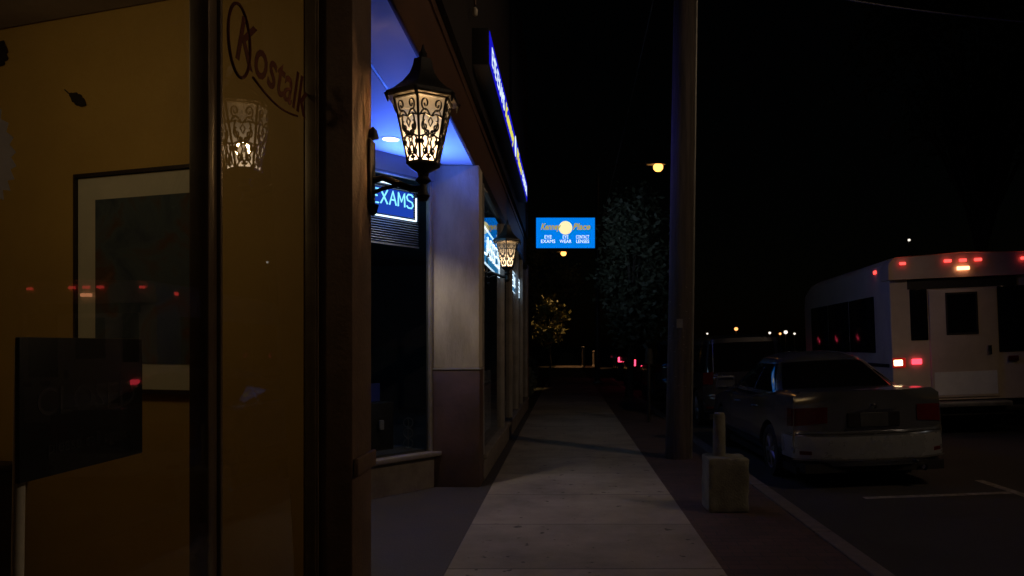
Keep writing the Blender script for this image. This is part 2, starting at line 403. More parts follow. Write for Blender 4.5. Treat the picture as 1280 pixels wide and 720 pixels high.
f = MB(); f.box(-1.19,-1.14,3.385,3.412,0,3.22,.005); f.box(-1.14,-1.132,3.39,3.404,0.002,3.21,.002); npart(f, 'frame_post', M['bronze_light'], smooth=35)
f = MB(); f.box(-1.26,-1.14,.85,.9,0,3.22,.006); npart(f, 'frame_post', M['bronze'], smooth=35)
f = MB(); f.box(-1.25,-1.15,-2,.846,.22,.315,.006).box(-1.25,-1.15,.904,2.414,.22,.315,.006); npart(f, 'window_rail', M['bronze'], smooth=35)
f = MB(); f.box(-1.23,-1.16,2.5,3.33,.02,.135,.006); npart(f, 'door_rail', M['bronze'], smooth=35)
f = MB(); f.box(-1.3,-1.06,-2,.846,-.01,.215,.006).box(-1.3,-1.06,.904,2.414,-.01,.215,.006); npart(f, 'bulkhead', M['bulk'], smooth=35)
f = MB(); f.box(-1.14,-.98,3.415,3.745,-.01,3.425,.012); npart(f, 'pilaster', M['pilaster'], smooth=35)
f = MB(); f.box(-.978,-.955,3.42,3.74,.9,.98,.006); npart(f, 'pilaster_trim', M['pilaster'], smooth=35)
f = MB(); f.box(-1.35,-.98,-2,3.416,3.23,6.5); npart(f, 'header_wall', M['unlit_wall'])
W0 = Vector((-1.25,3.405,0)); WD = Vector((-.953,.303,0)).normalized(); WN = Vector((-WD.y, WD.x, 0))   # WN: away from the viewer
if WN.y < 0: WN = -WN
def wpt(t, z, off=0.0): return W0 + WD*t - WN*off + Vector((0,0,z))   # off>0 comes out into the room
f = MB(); f.prism([wpt(-.055,0,0), wpt(4.1,0,0), wpt(4.1,0,-.2), wpt(-.055,0,-.2)], (0,0,3.3)); npart(f, 'room_wall', M['ochre'])
f = MB(); f.box(-5.3,-5.1,-2,5.2,0,3.3).box(-5.1,-1.3,-2.2,-2.0,0,3.3); npart(f, 'room_wall', M['ochre'])
f = MB(); f.prism([(-1.26,-2,3.18),(-1.26,3.4,3.18),(-5.1,4.6,3.18),(-5.1,-2,3.18)], (0,0,.04)); npart(f, 'room_ceiling', M['ceil'])
f = MB(); f.prism([(-1.3,-2,.0),(-1.3,3.4,.0),(-5.1,4.6,.0),(-5.1,-2,.0)], (0,0,.02)); npart(f, 'room_floor', M['floor'])
f = MB(); f.box(-6,-1.355,-2.2,3.416,6.2,6.5).box(-6,-5.32,-2.2,5.2,0,6.2); npart(f, 'roof', M['unlit_wall'])
# door lettering: script word with an oval round its first letter
dl = thing('door_lettering', 'dark red slanted script word with an oval loop on the brown shop glass', 'window lettering', (-1.18,2.6,2.53))
text_mesh('script', 'Kostalk', .25, M['maroon'], dl, (0,.04,0), FACE_X, .35, .0008, width=.74, bold=.003)
ring = MB(); ring.tube([(0,.085+.09*math.cos(a),.07+.13*math.sin(a)) for a in [i*math.pi/16 for i in range(33)]], .006, 6, cap=False); ring.build('oval_loop', M['maroon'], dl, smooth=180)
tail = MB(); tail.tube([(0,.2+.46*t,-.02-.03*math.sin(t*3)) for t in [i/10 for i in range(11)]], .005, 6); tail.build('underline', M['maroon'], dl, smooth=180)
# scalloped seal decal on the glass
sd = MB(); cy, cz = 1.505, 1.91; n = 56; vs = []
for i in range(n):
    a = i*2*math.pi/n; r = .124 + (.008 if i % 2 else -.008)
    yy, zz = cy+r*math.cos(a), cz+r*1.05*math.sin(a); vs.append((pane_x(yy,zz)+.004, yy, zz))
sd.poly(vs); o = sd.build('seal_decal', M['decal']); tag(o, 'round pale seal sticker with a toothed edge on the left window', 'sticker')
# leaf ornaments on the wall
def leaf_orn(t, z, l, w, rot, label):
    mb = MB(); n = 12; up = []; dn = []
    for i in range(n+1):
        s = i/n; hw = w*math.sin(math.pi*s)**.8*(1+.18*math.sin(s*26)); up.append((s*l-l/2, hw)); dn.append((s*l-l/2, -hw))
    pts = up + dn[::-1][1:-1]
    c, sn = math.cos(rot), math.sin(rot)
    f3 = [wpt(t-(p[0]*c-p[1]*sn), z+(p[0]*sn+p[1]*c), .006) for p in pts]
    mb.prism(f3, -WN*.004); mb.tube([wpt(t+(l*.5)*c, z-(l*.5)*sn, .012), wpt(t+(l*.72)*c, z-(l*.72)*sn*1.1, .012)], .003, 6)
    return tag(mb.build('leaf_ornament', M['leafdark']), label, 'leaf ornament', 'leaf ornaments on the ochre wall')
leaf_orn(1.30,2.755,.135,.028,R(-32),'slim dark leaf ornament on the ochre wall above the framed picture')
leaf_orn(1.86,3.05,.16,.07,R(60),'broad dark leaf ornament high on the ochre wall by the ceiling')
# framed picture
pic = thing('framed_picture', 'framed dark print with a wide cream mat on the ochre wall', 'picture', tuple(wpt(.87,1.266)))
P0 = Matrix.Translation(-wpt(.87,1.266))
def slab(t0,t1,z0,z1,o0,o1): return MB().prism([wpt(t0,z0,o0),wpt(t1,z0,o0),wpt(t1,z0,o1),wpt(t0,z0,o1)], (0,0,z1-z0))
fr = MB()
for (a,b,c,d) in ((.45,1.299,1.266,1.284),(.45,1.299,2.349,2.366),(.45,.465,1.285,2.348),(1.284,1.299,1.285,2.348)):
    fr.prism([wpt(a,c,.004),wpt(b,c,.004),wpt(b,c,.034),wpt(a,c,.034)], (0,0,d-c))
fr.xf(P0).build('frame', M['wood_dark'], pic)
slab(.466,1.283,1.286,2.347,.004,.018).xf(P0).build('mat', M['mat_board'], pic)
slab(.56,1.166,1.411,2.232,.0185,.021).xf(P0).build('print', M['art'], pic)
# black board on a pale easel leg, behind the glass
bd = thing('notice_board', 'black notice board with faint grey lettering standing behind the left window', 'notice board', (-1.27,1.97,0))
b_ = MB(); b_.box(-.006,.006,-.25,.25,1.18,1.52,.003); b_.build('board', M['black_sign'], bd, smooth=35)
text_mesh('lettering', 'CLOSED', .1, M['faint_letter'], bd, (.007,-.2,1.33), FACE_X, 0, .0005, width=.4)
text_mesh('lettering', 'please call again', .05, M['faint_letter'], bd, (.007,-.16,1.235), FACE_X, 0, .0005, width=.32)
b_ = MB(); b_.tube([(-.02,-.21,1.5),(-.03,-.228,.02)], .013, 8); b_.build('easel', M['pale'], bd, smooth=60)
# dark sideboard
sb = thing('sideboard', 'dark wooden sideboard against the ochre wall at the left edge', 'sideboard', tuple(wpt(2.4,.02,.25)), math.atan2(WD.y,WD.x))
q = MB(); q.box(-.75,.55,-.2,.2,.1,.84,.008); q.build('carcass', M['wood_dark'], sb, smooth=35)
q = MB(); q.box(-.78,.58,-.22,.22,.843,.875,.006); q.build('top', M['wood_dark'], sb, smooth=35)
for sx in (-.7,.5):
    for sy in (-.15,.15): MB().box(sx-.025,sx+.025,sy-.025,sy+.025,0,.098).build('leg', M['wood_dark'], sb)
# ceiling lamp of the room (lit, out of frame)
cl = thing('ceiling_lamp', 'warm lit disc ceiling lamp in the ochre room', 'ceiling lamp', (-2.5,2.3,3.17))
MB().lathe([(.0,-.05),(.14,-.045),(.17,-.02),(.17,0)],28).build('diffuser', M['bulb'], cl, smooth=60)
MB().lathe([(.18,-.018),(.185,-.005),(.185,.0),(.172,.0)],28,cap=False).build('rim', M['steel'], cl, smooth=60)

# ------------------------------------------------------------------ optical shop with recessed entry
opt = thing('shop_building', 'cream columned optical shop with a blue lit recessed entry and brown fascia', 'shop', (-.92,12,0))
O0 = Vector((-.92,12,0))
def opart(mb, name, mat, **kw): return mb.xf(Matrix.Translation(-O0)).build(name, mat, opt, **kw)
f = MB(); f.box(-1.46,-.93,7.93,8.25,1.262,3.424,.01); opart(f, 'column', M['cream'], smooth=35)
f = MB(); f.box(-1.47,-.92,7.915,8.26,-.01,1.24,.012); opart(f, 'column_base', M['colbase'], smooth=35)
f = MB(); f.box(-1.475,-.915,7.91,8.265,1.243,1.26,.003); opart(f, 'column_trim', M['trim'], smooth=35)
f = MB(); f.box(-3.2,-1.36,3.79,8.5,3.43,3.5); opart(f, 'soffit', M['soffit'])
f = MB(); f.box(-1.33,-1.0,3.79,8.5,3.43,3.5); f.box(-1.362,-1.328,3.79,7.92,3.445,3.5); opart(f, 'soffit_edge', M['soffit'])
f = MB(); f.box(-1.356,-1.334,3.79,7.92,3.432,3.446); opart(f, 'soffit_groove', M['black_metal'])
f = MB(); f.box(-1.0,-.965,3.79,17.8,3.42,4.05,.01); opart(f, 'fascia', M['fascia'], smooth=35)
f = MB()
for zz in (3.92,): f.box(-.964,-.95,3.79,17.8,zz,zz+.018)
opart(f, 'fascia_moulding', M['fascia'])
f = MB(); f.box(-1.2,-.92,3.42,17.8,4.053,8.2); opart(f, 'upper_wall', M['unlit_wall'])
f = MB(); f.box(-6,-1.205,3.43,17.8,3.51,3.7).box(-6,-1.205,3.43,17.8,8.0,8.2); opart(f, 'roof', M['unlit_wall'])
# diagonal window
WA = Vector((-1.43,7.93,0)); DD = Vector((.624,.782,0)); DN = Vector((.782,-.624,0))
DIAG = Matrix.Translation(WA) @ Matrix(((DD.x,-DN.x,0,0),(DD.y,-DN.y,0,0),(0,0,1,0),(0,0,0,1)))   # local x along window (0 = column end, negative to the left), local -y toward the viewer
def dpart(mb, name, mat, **kw): return opart(mb.xf(DIAG), name, mat, **kw)
f = MB(); f.poly([(-2.6,0,.4),(-.06,0,.4),(-.06,0,3.22),(-2.6,0,3.22)]); dpart(f, 'display_pane', M['pane_tint'])
f = MB(); f.box(-.06,-.02,-.03,.03,.38,3.24,.005); dpart(f, 'window_frame', M['trim'], smooth=35)
f = MB(); f.box(-2.6,-.062,-.03,.03,3.222,3.25,.003).box(-2.64,-2.6,-.03,.03,.38,3.24,.004); dpart(f, 'window_frame', M['trim'], smooth=35)
f = MB(); f.box(-2.64,.06,-.09,.05,.33,.378,.008); dpart(f, 'window_sill', M['bulk'], smooth=35)
f = MB(); f.box(-2.62,.0,-.03,.03,-.01,.328); dpart(f, 'window_apron', M['bulk'])
f = MB(); f.box(-2.64,.02,-.02,.06,3.252,3.43); dpart(f, 'header', M['soffit'])
bl = MB()
for i in range(26):
    z = 3.2-.025*i
    bl.box(-2.55,-.08,.12,.145,z-.001,z+.001,mat=Matrix.Translation((0,.13,z)) @ Matrix.Rotation(R(38),4,'X') @ Matrix.Translation((0,-.13,-z)))
bl.box(-2.55,-.08,.115,.15,2.535,2.553)
o = bl.xf(DIAG).build('venetian_blind', M['blind']); tag(o, 'half raised horizontal blind behind the blue EXAMS sign', 'blind')
# optical rooms
f = MB(); f.box(-5.5,-5.4,5,17.7,0,3.4).box(-5.4,-1.0,17.5,17.65,0,3.4).box(-5.4,-3.2,4.9,5.0,0,3.5).box(-3.3,-3.2,3.9,5.85,0,3.5).prism([(-1.0,8.27,0),(-1.05,8.27,0),(-1.4,8.27,0),(-1.4,8.2,0),(-1.0,8.2,0)],(0,0,.0001))
opart(f, 'room_wall', M['room'])
f = MB(); f.box(-5.4,-1.0,8.3,17.6,3.38,3.425); f.prism([(-5.4,5,3.38),(-3.3,5,3.38),(-3.3,5.7,3.38),(-3.15,5.95,3.38),(-1.53,7.98,3.38),(-1.53,8.29,3.38),(-5.4,8.29,3.38)],(0,0,.045)); f.box(-5.4,-1.0,8.3,17.6,-.005,.02); opart(f, 'room_ceiling', M['room'])
# street side windows
ms = [8.27,11.0,12.6,14.2,15.6,17.55]
for i, (a, b) in enumerate(zip(ms, ms[1:])):
    f = MB(); f.poly([(-.97,a+.03,.3),(-.97,b-.03,.3),(-.97,b-.03,3.28),(-.97,a+.03,3.28)]); opart(f, 'window_pane', M['pane_tint'])
for a in ms:
    f = MB(); f.box(-1.0,-.915,a-.03,a+.03,.29,3.3,.005); opart(f, 'window_mullion', M['trim'], smooth=35)
f = MB(); f.box(-1.0,-.93,8.28,17.6,3.302,3.42,.005); opart(f, 'window_head', M['black_metal'], smooth=35)
f = MB(); f.box(-1.02,-.885,8.27,17.7,.235,.288,.008); opart(f, 'window_sill', M['bulk'], smooth=35)
f = MB(); f.box(-1.0,-.915,8.268,17.7,-.01,.232); opart(f, 'bulkhead', M['bulk'])
f = MB(); f.box(-1.2,-.9,17.71,17.85,-.01,3.42,.01); opart(f, 'end_pier', M['pilaster'], smooth=35)
# pale half curtains in the first street windows
for (a,b,zt,lab) in ((8.45,9.55,1.25,'pale half height display panel inside the first street window'),(9.85,10.85,1.15,'pale half height display panel inside the second street window')):
    g = MB(); g.grid(lambda u,v: (-1.12+.02*math.sin(u*40), a+(b-a)*u, .32+(zt-.32)*v), 60, 2)
    tag(g.build('half_curtain', M['ceramic'], smooth=180), lab, 'curtain', 'half curtains in the street windows')

# recess downlight
dn = thing('downlight', 'lit round recessed downlight in the blue soffit', 'downlight', (-1.64,6.95,3.43))
MB().lathe([(0,-.002),(.075,-.002),(.075,.01)],28).build('lens', M['downlight'], dn, smooth=40)
MB().lathe([(.077,-.006),(.1,-.004),(.1,.004),(.077,.004),(.077,-.006)],28,cap=False).build('trim_ring', M['soffit'], dn, smooth=40)

# neon signs --------------------------------------------------------
ns = thing('neon_sign', 'blue EXAMS neon sign with a white tube border in the recessed window', 'neon sign', tuple(WA))
ns.rotation_euler = (0,0,math.atan2(DD.y,DD.x))
x0, x1, z0, z1 = -.92,-.17,2.81,3.15
f = MB(); f.box(x0+.02,x1-.02,.078,.084,2.84,3.1); f.build('backing', M['neon_panel'], ns)
f = MB()
f.tube([(x0,.06,z0),(x1,.06,z0)],.0085,8).tube([(x1,.06,z0),(x1,.06,z1-.1)],.0085,8).tube([(x0+.0,.06,z1),(x1-.0,.06,z1)],.0085,8).tube([(x0,.06,z0),(x0,.06,z1)],.0085,8)
f.build('border_tube', M['neon_white'], ns, smooth=60)
f = MB(); neon_word(f, 'EXAMS', x0+.185, x1-.04, 2.935, 3.075, .06, .0085); f.build('letters', M['neon_cyan'], ns, smooth=60)
def street_neon(y0,y1,z0,z1,word,label,word2=None):
    s = thing('neon_sign', label, 'neon sign', (-.985,y0,0), R(90))
    L_ = y1-y0
    f = MB(); f.box(0,L_,.01,.016,z0,z1); f.build('backing', M['neon_panel2'], s)
    f = MB(); r = .011
    f.tube([(0,0,z0),(L_,0,z0)],r,8).tube([(0,0,z1),(L_,0,z1)],r,8).tube([(0,0,z0),(0,0,z1)],r,8).tube([(L_,0,z0),(L_,0,z1)],r,8); f.build('border_tube', M['neon_white'], s, smooth=60)
    f = MB(); zm = z0+(z1-z0)*.5
    neon_word(f, word, .1, L_-.1, z0+(z1-z0)*.25, z1-(z1-z0)*.2, -.005, .012)
    f.build('letters', M['neon_white'], s, smooth=60)
street_neon(8.32,10.9,2.5,2.93,'GLASSES','large cyan neon sign in the window beside the cream column')
street_neon(12.75,15.5,2.5,2.86,'LENSES','cyan neon sign farther along the shop windows below the second lantern')

# blue fascia sign ---------------------------------------------------
fs = thing('fascia_sign', 'long deep blue lit fascia sign with white and yellow letters above the shop', 'shop sign', (-.75,7.25,4.24))
f = MB(); f.box(-.2,-.005,0,7.0,0,.36,.01); f.build('case', M['black_metal'], fs, smooth=35)
f = MB(); f.box(-.005,.0,.03,6.97,.02,.34); f.build('face', M['sign_blue'], fs)
text_mesh('lettering','EYE EXAMS',.26,M['sign_wht'],fs,(.004,.2,.08),FACE_X,0,.002,width=1.5)
text_mesh('lettering','Kenney',.26,M['sign_yel'],fs,(.004,1.85,.09),FACE_X,.3,.002,width=1.5,bold=.01)
MB().lathe([(0,0),(.15,0),(.15,.004)],28,axis='x').xf(Matrix.Translation((.003,3.65,.18))).build('sun_disc', M['sign_wht'], fs)
text_mesh('lettering','Place',.26,M['sign_yel'],fs,(.004,3.95,.09),FACE_X,.3,.002,width=1.2,bold=.01)
text_mesh('lettering','EYEWEAR',.24,M['sign_wht'],fs,(.004,5.35,.08),FACE_X,0,.002,width=1.4)
# small rod above the sign
rd = thing('sign_bracket', 'small pale tipped rod hanging from the dark wall above the blue sign', 'bracket', (-.86,7.0,4.6))
MB().tube([(-.06,0,1.2),(0,0,1.15),(0,0,.1)],.012,8).build('rod', M['fascia'], rd, smooth=60)
MB().lathe([(.012,.0),(.024,.01),(.026,.06),(.012,.08)],12).build('tip', M['pale'], rd, smooth=60)

# hanging sign -------------------------------------------------------
hs = thing('hanging_sign', 'blue lit projecting sign with yellow script, pale disc and white words', 'hanging sign', (-.69,17.0,3.73))
w_, h_ = 1.34, .69
f = MB(); f.box(-.02,w_+.02,.0,.2,-.02,h_+.02,.012); f.build('case', M['black_metal'], hs, smooth=35)
f = MB(); f.box(0,w_,-.006,-.001,0,h_); f.build('face', M['hang_blue'], hs)
f = MB(); f.box(0,w_,.201,.206,0,h_); f.build('face', M['hang_blue'], hs)  # unseen back face, added lit towards the street tree
MB().lathe([(0,0),(.155,0),(.155,.004)],36,axis='y').xf(Matrix.Translation((w_*.5,-.012,.46))).build('disc', M['hang_sun'], hs)
text_mesh('script','Kenney',.2,M['hang_yel'],hs,(.1,-.018,.42),FACE_CAM,.3,.001,width=.46,bold=.006)
text_mesh('script','Place',.2,M['hang_yel'],hs,(.83,-.018,.42),FACE_CAM,.3,.001,width=.4,bold=.006)
for (cx,a,b,wa,wb) in ((.27,'EYE','EXAMS',.16,.32),(.67,'EYE','WEAR',.13,.27),(1.06,'CONTACT','LENSES',.3,.29)):
    text_mesh('words',a,.11,M['hang_wht'],hs,(cx,-.009,.215),FACE_CAM,0,.001,'CENTER',wa)
    text_mesh('words',b,.11,M['hang_wht'],hs,(cx,-.009,.115),FACE_CAM,0,.001,'CENTER',wb)
f = MB(); f.tube([(-.24,.1,.85),(1.2,.1,.85)],.02,8).tube([(.2,.1,.85),(.2,.1,.7)],.01,6).tube([(1.1,.1,.85),(1.1,.1,.7)],.01,6); f.build('bracket', M['black_metal'], hs, smooth=60)

# ------------------------------------------------------------------ lanterns
def make_lantern():
    t = thing('wall_lantern', 'large black iron lantern with lit filigree panes on the brown pilaster', 'lantern', (-.712,3.7,2.26), 0, 'iron wall lanterns along the shop fronts')
    # local: z=0 arm level; glass .143 - .45
    zb, zt, rb, rt = .143, .45, .078, .146
    ph = R(-90)
    def ring(r, z): return [Vector((r*math.cos(ph+k*math.pi/3), r*math.sin(ph+k*math.pi/3), z)) for k in range(6)]
    B, T = ring(rb, zb), ring(rt, zt)
    cage = MB()
    for k in range(6):
        cage.tube([B[k]*1.0, T[k]*1.0], .0065, 6)
        cage.tube([B[k], B[(k+1)%6]], .008, 6); cage.tube([T[k], T[(k+1)%6]], .008, 6)
    cage.lathe([(0,.1),(.03,.1),(.062,.118),(.088,.135),(.088,.145),(0,.146)],6,phase=ph)
    cage.build('cage', M['black_metal'], t, smooth=35)
    roof = MB(); roof.lathe([(.0,.452),(.185,.452),(.192,.46),(.188,.478),(.15,.50),(.105,.54),(.07,.585),(.052,.63),(.047,.66),(.03,.665),(.02,.675),(.024,.69),(.012,.705),(.006,.73),(0,.74)],6,phase=ph)
    # scalloped eave drops
    for k in range(6):
        a = ph+k*math.pi/3; roof.tube([(.185*math.cos(a),.185*math.sin(a),.468),(.178*math.cos(a),.178*math.sin(a),.425)],[.014,.003],6)
    roof.build('roof', M['black_metal'], t, smooth=35)
    # filigree: one mesh per lantern
    fi = MB()
    def P(k, u, v):   # u -1..1 across, v 0..1 up
        a, b = B[k].lerp(T[k], v), B[(k+1)%6].lerp(T[(k+1)%6], v)
        p = a.lerp(b, .5+.5*u*.9); nn = Vector((p.x,p.y,0)).normalized()
        return p + nn*.004
    def spiral(cu, cv, r0, turns, sgn, a0, asp=1.0):
        pts = []
        for i in range(19):
            s = i/18; a = a0 + sgn*turns*2*math.pi*s; r = r0*(1-.8*s)
            pts.append((cu+r*math.cos(a), cv+r*math.sin(a)*asp))
        return pts
    for k in range(6):
        C = []
        for sg in (1,-1):
            C.append([(p[0]*sg if True else 0, p[1]) for p in spiral(.5,.86,.34,1.3,1,-1.8,.3)])
            C.append([(sg*(.5+.3*math.sin(s*3.1)*(1-s)), .72-.3*s) for s in [i/8 for i in range(9)]] )
            C.append([(sg*p[0],p[1]) for p in spiral(.52,.52,.32,1.1,-1,1.6,.28)])
            C.append([(sg*(.08+.75*math.sin(s*math.pi)), .14+.32*s) for s in [i/8 for i in range(9)]])
            C.append([(sg*p[0],p[1]) for p in spiral(.5,.16,.32,1.0,1,2.4,.26)])
            C.append([(sg*(.95-.9*s), .68+.1*math.sin(s*math.pi)) for s in [i/6 for i in range(7)]])
        C.append([(0,.0),(0,.1)]); C.append([(-.22,.34),(0,.42),(.22,.34),(0,.24),(-.22,.34)])
        C.append([(-.2,.6),(0,.66),(.2,.6),(0,.52),(-.2,.6)])
        for vv in (.36,.68): C.append([(-1,vv),(-.5,vv+.035),(0,vv),(.5,vv+.035),(1,vv)])
        for sg in (1,-1):
            C.append([(sg*p[0],p[1]) for p in spiral(.24,.42,.2,.9,1,.5,.26)]); C.append([(sg*p[0],p[1]) for p in spiral(.74,.3,.2,.9,-1,.5,.26)])
            C.append([(sg*p[0],p[1]) for p in spiral(.2,.08,.2,.9,1,.9,.26)]); C.append([(sg*.9,.02),(sg*.55,.1),(sg*.25,.22),(sg*.1,.3)])
        for c in C: fi.tube([P(k,u,v) for (u,v) in c], .0046, 5)
    fi.build('filigree', M['black_metal'], t)
    for k in range(6):
        q = MB(); q.poly([B[k]*.985, B[(k+1)%6]*.985, T[(k+1)%6]*.985+Vector((0,0,-.002)), T[k]*.985+Vector((0,0,-.002))]); q.build('pane', M['lpane'], t)
    bu = MB(); bu.lathe([(0,.16),(.014,.165),(.016,.2),(.024,.225),(.026,.25),(.014,.28),(0,.287)],14); bu.build('bulb', M['bulb'], t, smooth=80)
    stem = MB(); stem.lathe([(0,-.045),(.02,-.04),(.034,-.015),(.02,.01),(.016,.04),(.04,.06),(.024,.08),(.03,.1),(0,.101)],16); stem.build('stem', M['black_metal'], t, smooth=50)
    arm = MB(); arm.tube([(-.255,0,.06),(-.2,0,.075),(-.12,0,.045),(-.06,0,.02),(0,0,.02)],.017,8)
    arm.tube([(-.25,0,.0),(-.2,0,.02),(-.12,0,.04)],.01,8); arm.build('arm', M['black_metal'], t, smooth=60)
    bp = MB(); bp.box(-.266,-.248,-.045,.045,-.05,.26,.008); bp.lathe([(.0,0),(.03,.01),(.02,.05),(0,.07)],10,c=(-.25,0,.26)); bp.lathe([(.0,-.07),(.02,-.05),(.03,-.01),(0,0)],10,c=(-.25,0,-.05)); bp.build('back_plate', M['black_metal'], t, smooth=40)
    return t
lan = make_lantern()
lan2 = dup(lan, (-.74,9.3,2.34), 0, 'smaller looking second iron lantern farther along in front of the street windows')

def lamp(kind, name, loc, energy, col, size=.05, parent=None, aim=None, **kw):
    L_ = bpy.data.lights.new(name, kind); L_.energy = energy; L_.color = col
    if kind in ('POINT','SPOT'): L_.shadow_soft_size = size
    for a, v in kw.items(): setattr(L_, a, v)
    o = bpy.data.objects.new(name, L_); COL.objects.link(o); o.location = loc
    if aim is not None: o.rotation_euler = (Vector(aim)-Vector(loc)).to_track_quat('-Z','Y').to_euler()
    return o
lamp('POINT','lantern_light',(-.712,3.7,2.51),120,(1,.66,.34),.035)
lamp('POINT','lantern_light',(-.74,9.3,2.59),120,(1,.66,.34),.035)
lamp('POINT','room_light',(-2.5,2.3,2.9),6.3,(1,.73,.39),.15)
lamp('AREA','exams_light',tuple(DIAG @ Vector((-.55,-.1,2.8))),36,(.06,.15,1),aim=tuple(DIAG @ Vector((-.5,-1.3,3.6))),shape='RECTANGLE',size=.75,size_y=.35,spread=R(138))
lamp('AREA','exams_light',tuple(DIAG @ Vector((-.55,.05,2.95))),1.1,(.1,.25,1),aim=tuple(DIAG @ Vector((-.55,1,2.6))),shape='RECTANGLE',size=.75,size_y=.3)
lamp('SPOT','downlight_light',(-1.64,6.95,3.4),60,(1,.84,.64),.05,aim=(-1.64,6.95,0),spot_size=R(100),spot_blend=.55)
lamp('AREA','fascia_light',(-.73,10.7,4.42),9,(.12,.1,1),spread=R(110),aim=(2.2,10.2,3.9),shape='RECTANGLE',size=7,size_y=.34)
lamp('AREA','neon_light',(-.99,8.95,2.7),.9,(.2,.6,1),aim=(2,8.95,2.2),shape='RECTANGLE',size=1.3,size_y=.45)

# ------------------------------------------------------------------ street lamps, poles, wires
def make_street_lamp(lens, label, group):
    t = thing('street_lamp', label, 'street lamp', (0,0,0), 0, group)
    MB().tube([(0,0,0),(0,0,4),(0,0,8.5)],[.11,.085,.06],12).build('pole', M['black_metal'], t, smooth=60)
    MB().tube([(0,0,8.3),(.5,0,8.7),(1.3,0,8.85),(2.2,0,8.85)],[.045,.04,.035,.03],8).build('arm', M['black_metal'], t, smooth=60)
    h = MB(); h.grid(lambda u,v: (2.0+.75*u, .17*math.sin(math.pi*min(1,.12+u*.88))**.6*math.cos(math.pi*v), 8.8+.13*math.sin(math.pi*v)*math.sin(math.pi*min(1,.15+u*.8))), 12, 10)
    h.build('lamp_head', M['steel'], t, smooth=180)
    l = MB(); l.lathe([(.15,.02),(.2,-.06),(.19,-.16),(.12,-.25),(0,-.28)],18,c=(2.45,0,8.79)); l.build('lens', lens, t, smooth=180)
    MB().lathe([(.2,0),(.2,.06),(.12,.1)],12).build('base', M['steel'], t, smooth=40)
    return t
s1 = make_street_lamp(M['sodium'], 'lit street lamp with its arm over the road, seen just left of the utility pole', 'lit street lamps')
s1.location = (1.25,30,0)
s2 = dup(s1, (-2.65,52,-.75), 0, 'far orange street lamp low beneath the blue hanging sign')
s3 = dup(s1, (11.05,3.5,-.1), R(180), 'street lamp standing across the road near the parking markings')
lamp('SPOT','street_lamp_light',(3.7,30,8.45),2600,(1,.62,.24),.15,aim=(-.7,27,2.55),spot_size=R(18),spot_blend=.6)  # beam narrowed and aimed to brighten only the young tree
lamp('SPOT','street_lamp_light',(-.2,52,7.8),2600,(1,.5,.2),.15,aim=(.5,53,0),spot_size=R(44),spot_blend=.5)
lamp('SPOT','street_lamp_light',(8.6,3.5,8.5),2550,(1,.69,.43),.16,aim=(.9,6.6,0),spot_size=R(97),spot_blend=.6)

def make_pole():
    t = thing('utility_pole', 'tall round wooden utility pole with a conduit at the kerb', 'utility pole', (1.49,9.96,-.02))
    n = 20
    def f(u,v):
        a = u*2*math.pi; z = v*9.2; r = .165-.003*z; 
        return (.0155*z + r*math.cos(a)*(1+.02*math.sin(a*5+z)), r*math.sin(a), z)
    MB().grid(f, 28, 30).build('shaft', M['bark'], t, weld=.0005, smooth=180)
    MB().tube([(.17+.012*z, -.03, z) for z in (0,2,4,6,8)],.022,8).build('conduit', M['steel'], t, smooth=60)
    tg = MB(); tg.box(-.04,.04,-.172,-.164,1.75,1.87,.002); tg.build('number_tag', M['steel'], t)
    sp_ = MB()
    for i in range(26):
        a = R(200)+random.uniform(0,R(140)); z = random.uniform(.9,2.3); sp_.box(-.012,.012,-.002,.004,-.002,.002,mat=Matrix.Translation((.0155*z+.162*math.cos(a),.162*math.sin(a),z)) @ Matrix.Rotation(a+R(90),4,'Z') @ Matrix.Rotation(random.uniform(-.6,.6),4,'Y'))
    sp_.build('staples', M['steel'], t)
    c = MB(); c.box(-.9,1.2,-.2,-.1,8.5,8.62,.01); c.build('crossarm', M['bark'], t, smooth=35)
    for x in (-.7,.2,1.0): MB().lathe([(.02,8.62),(.02,8.68),(.045,8.7),(.045,8.76),(.02,8.8)],10,c=(x,-.15,0)).build('insulator', M['ceramic'], t, smooth=50)
    return t
lamp('AREA','tree_fill_light',(-.02,17.24,4.08),5,(.55,.72,1),aim=(1.6,22,4.6),shape='RECTANGLE',size=1.3,size_y=.6,spread=R(80))  # added at the sign's unseen back to brighten the street tree
up = make_pole()
up2 = dup(up, (13.6,11.4,-.2), 0, 'utility pole on the far side of the road holding the cable')
w = MB(); a, b = Vector((1.75,9.9,6.5)), Vector((13.6,11.3,6.7))
w.tube([a.lerp(b,t)-Vector((0,0,.55*4*t*(1-t))) for t in [i/30 for i in range(31)]], .012, 6)
tag(w.build('overhead_cable', M['wire'], smooth=180), 'thin overhead cable sagging from the wooden pole across the road', 'cable')
w = MB(); a, b = Vector((1.55,9.9,7.9)), Vector((1.2,60,7.2))
w.tube([a.lerp(b,t)-Vector((0,0,1.2*4*t*(1-t))) for t in [i/30 for i in range(31)]], .012, 6)
tag(w.build('overhead_cable', M['wire'], smooth=180), 'dark overhead cable running down the street from the pole top', 'cable')

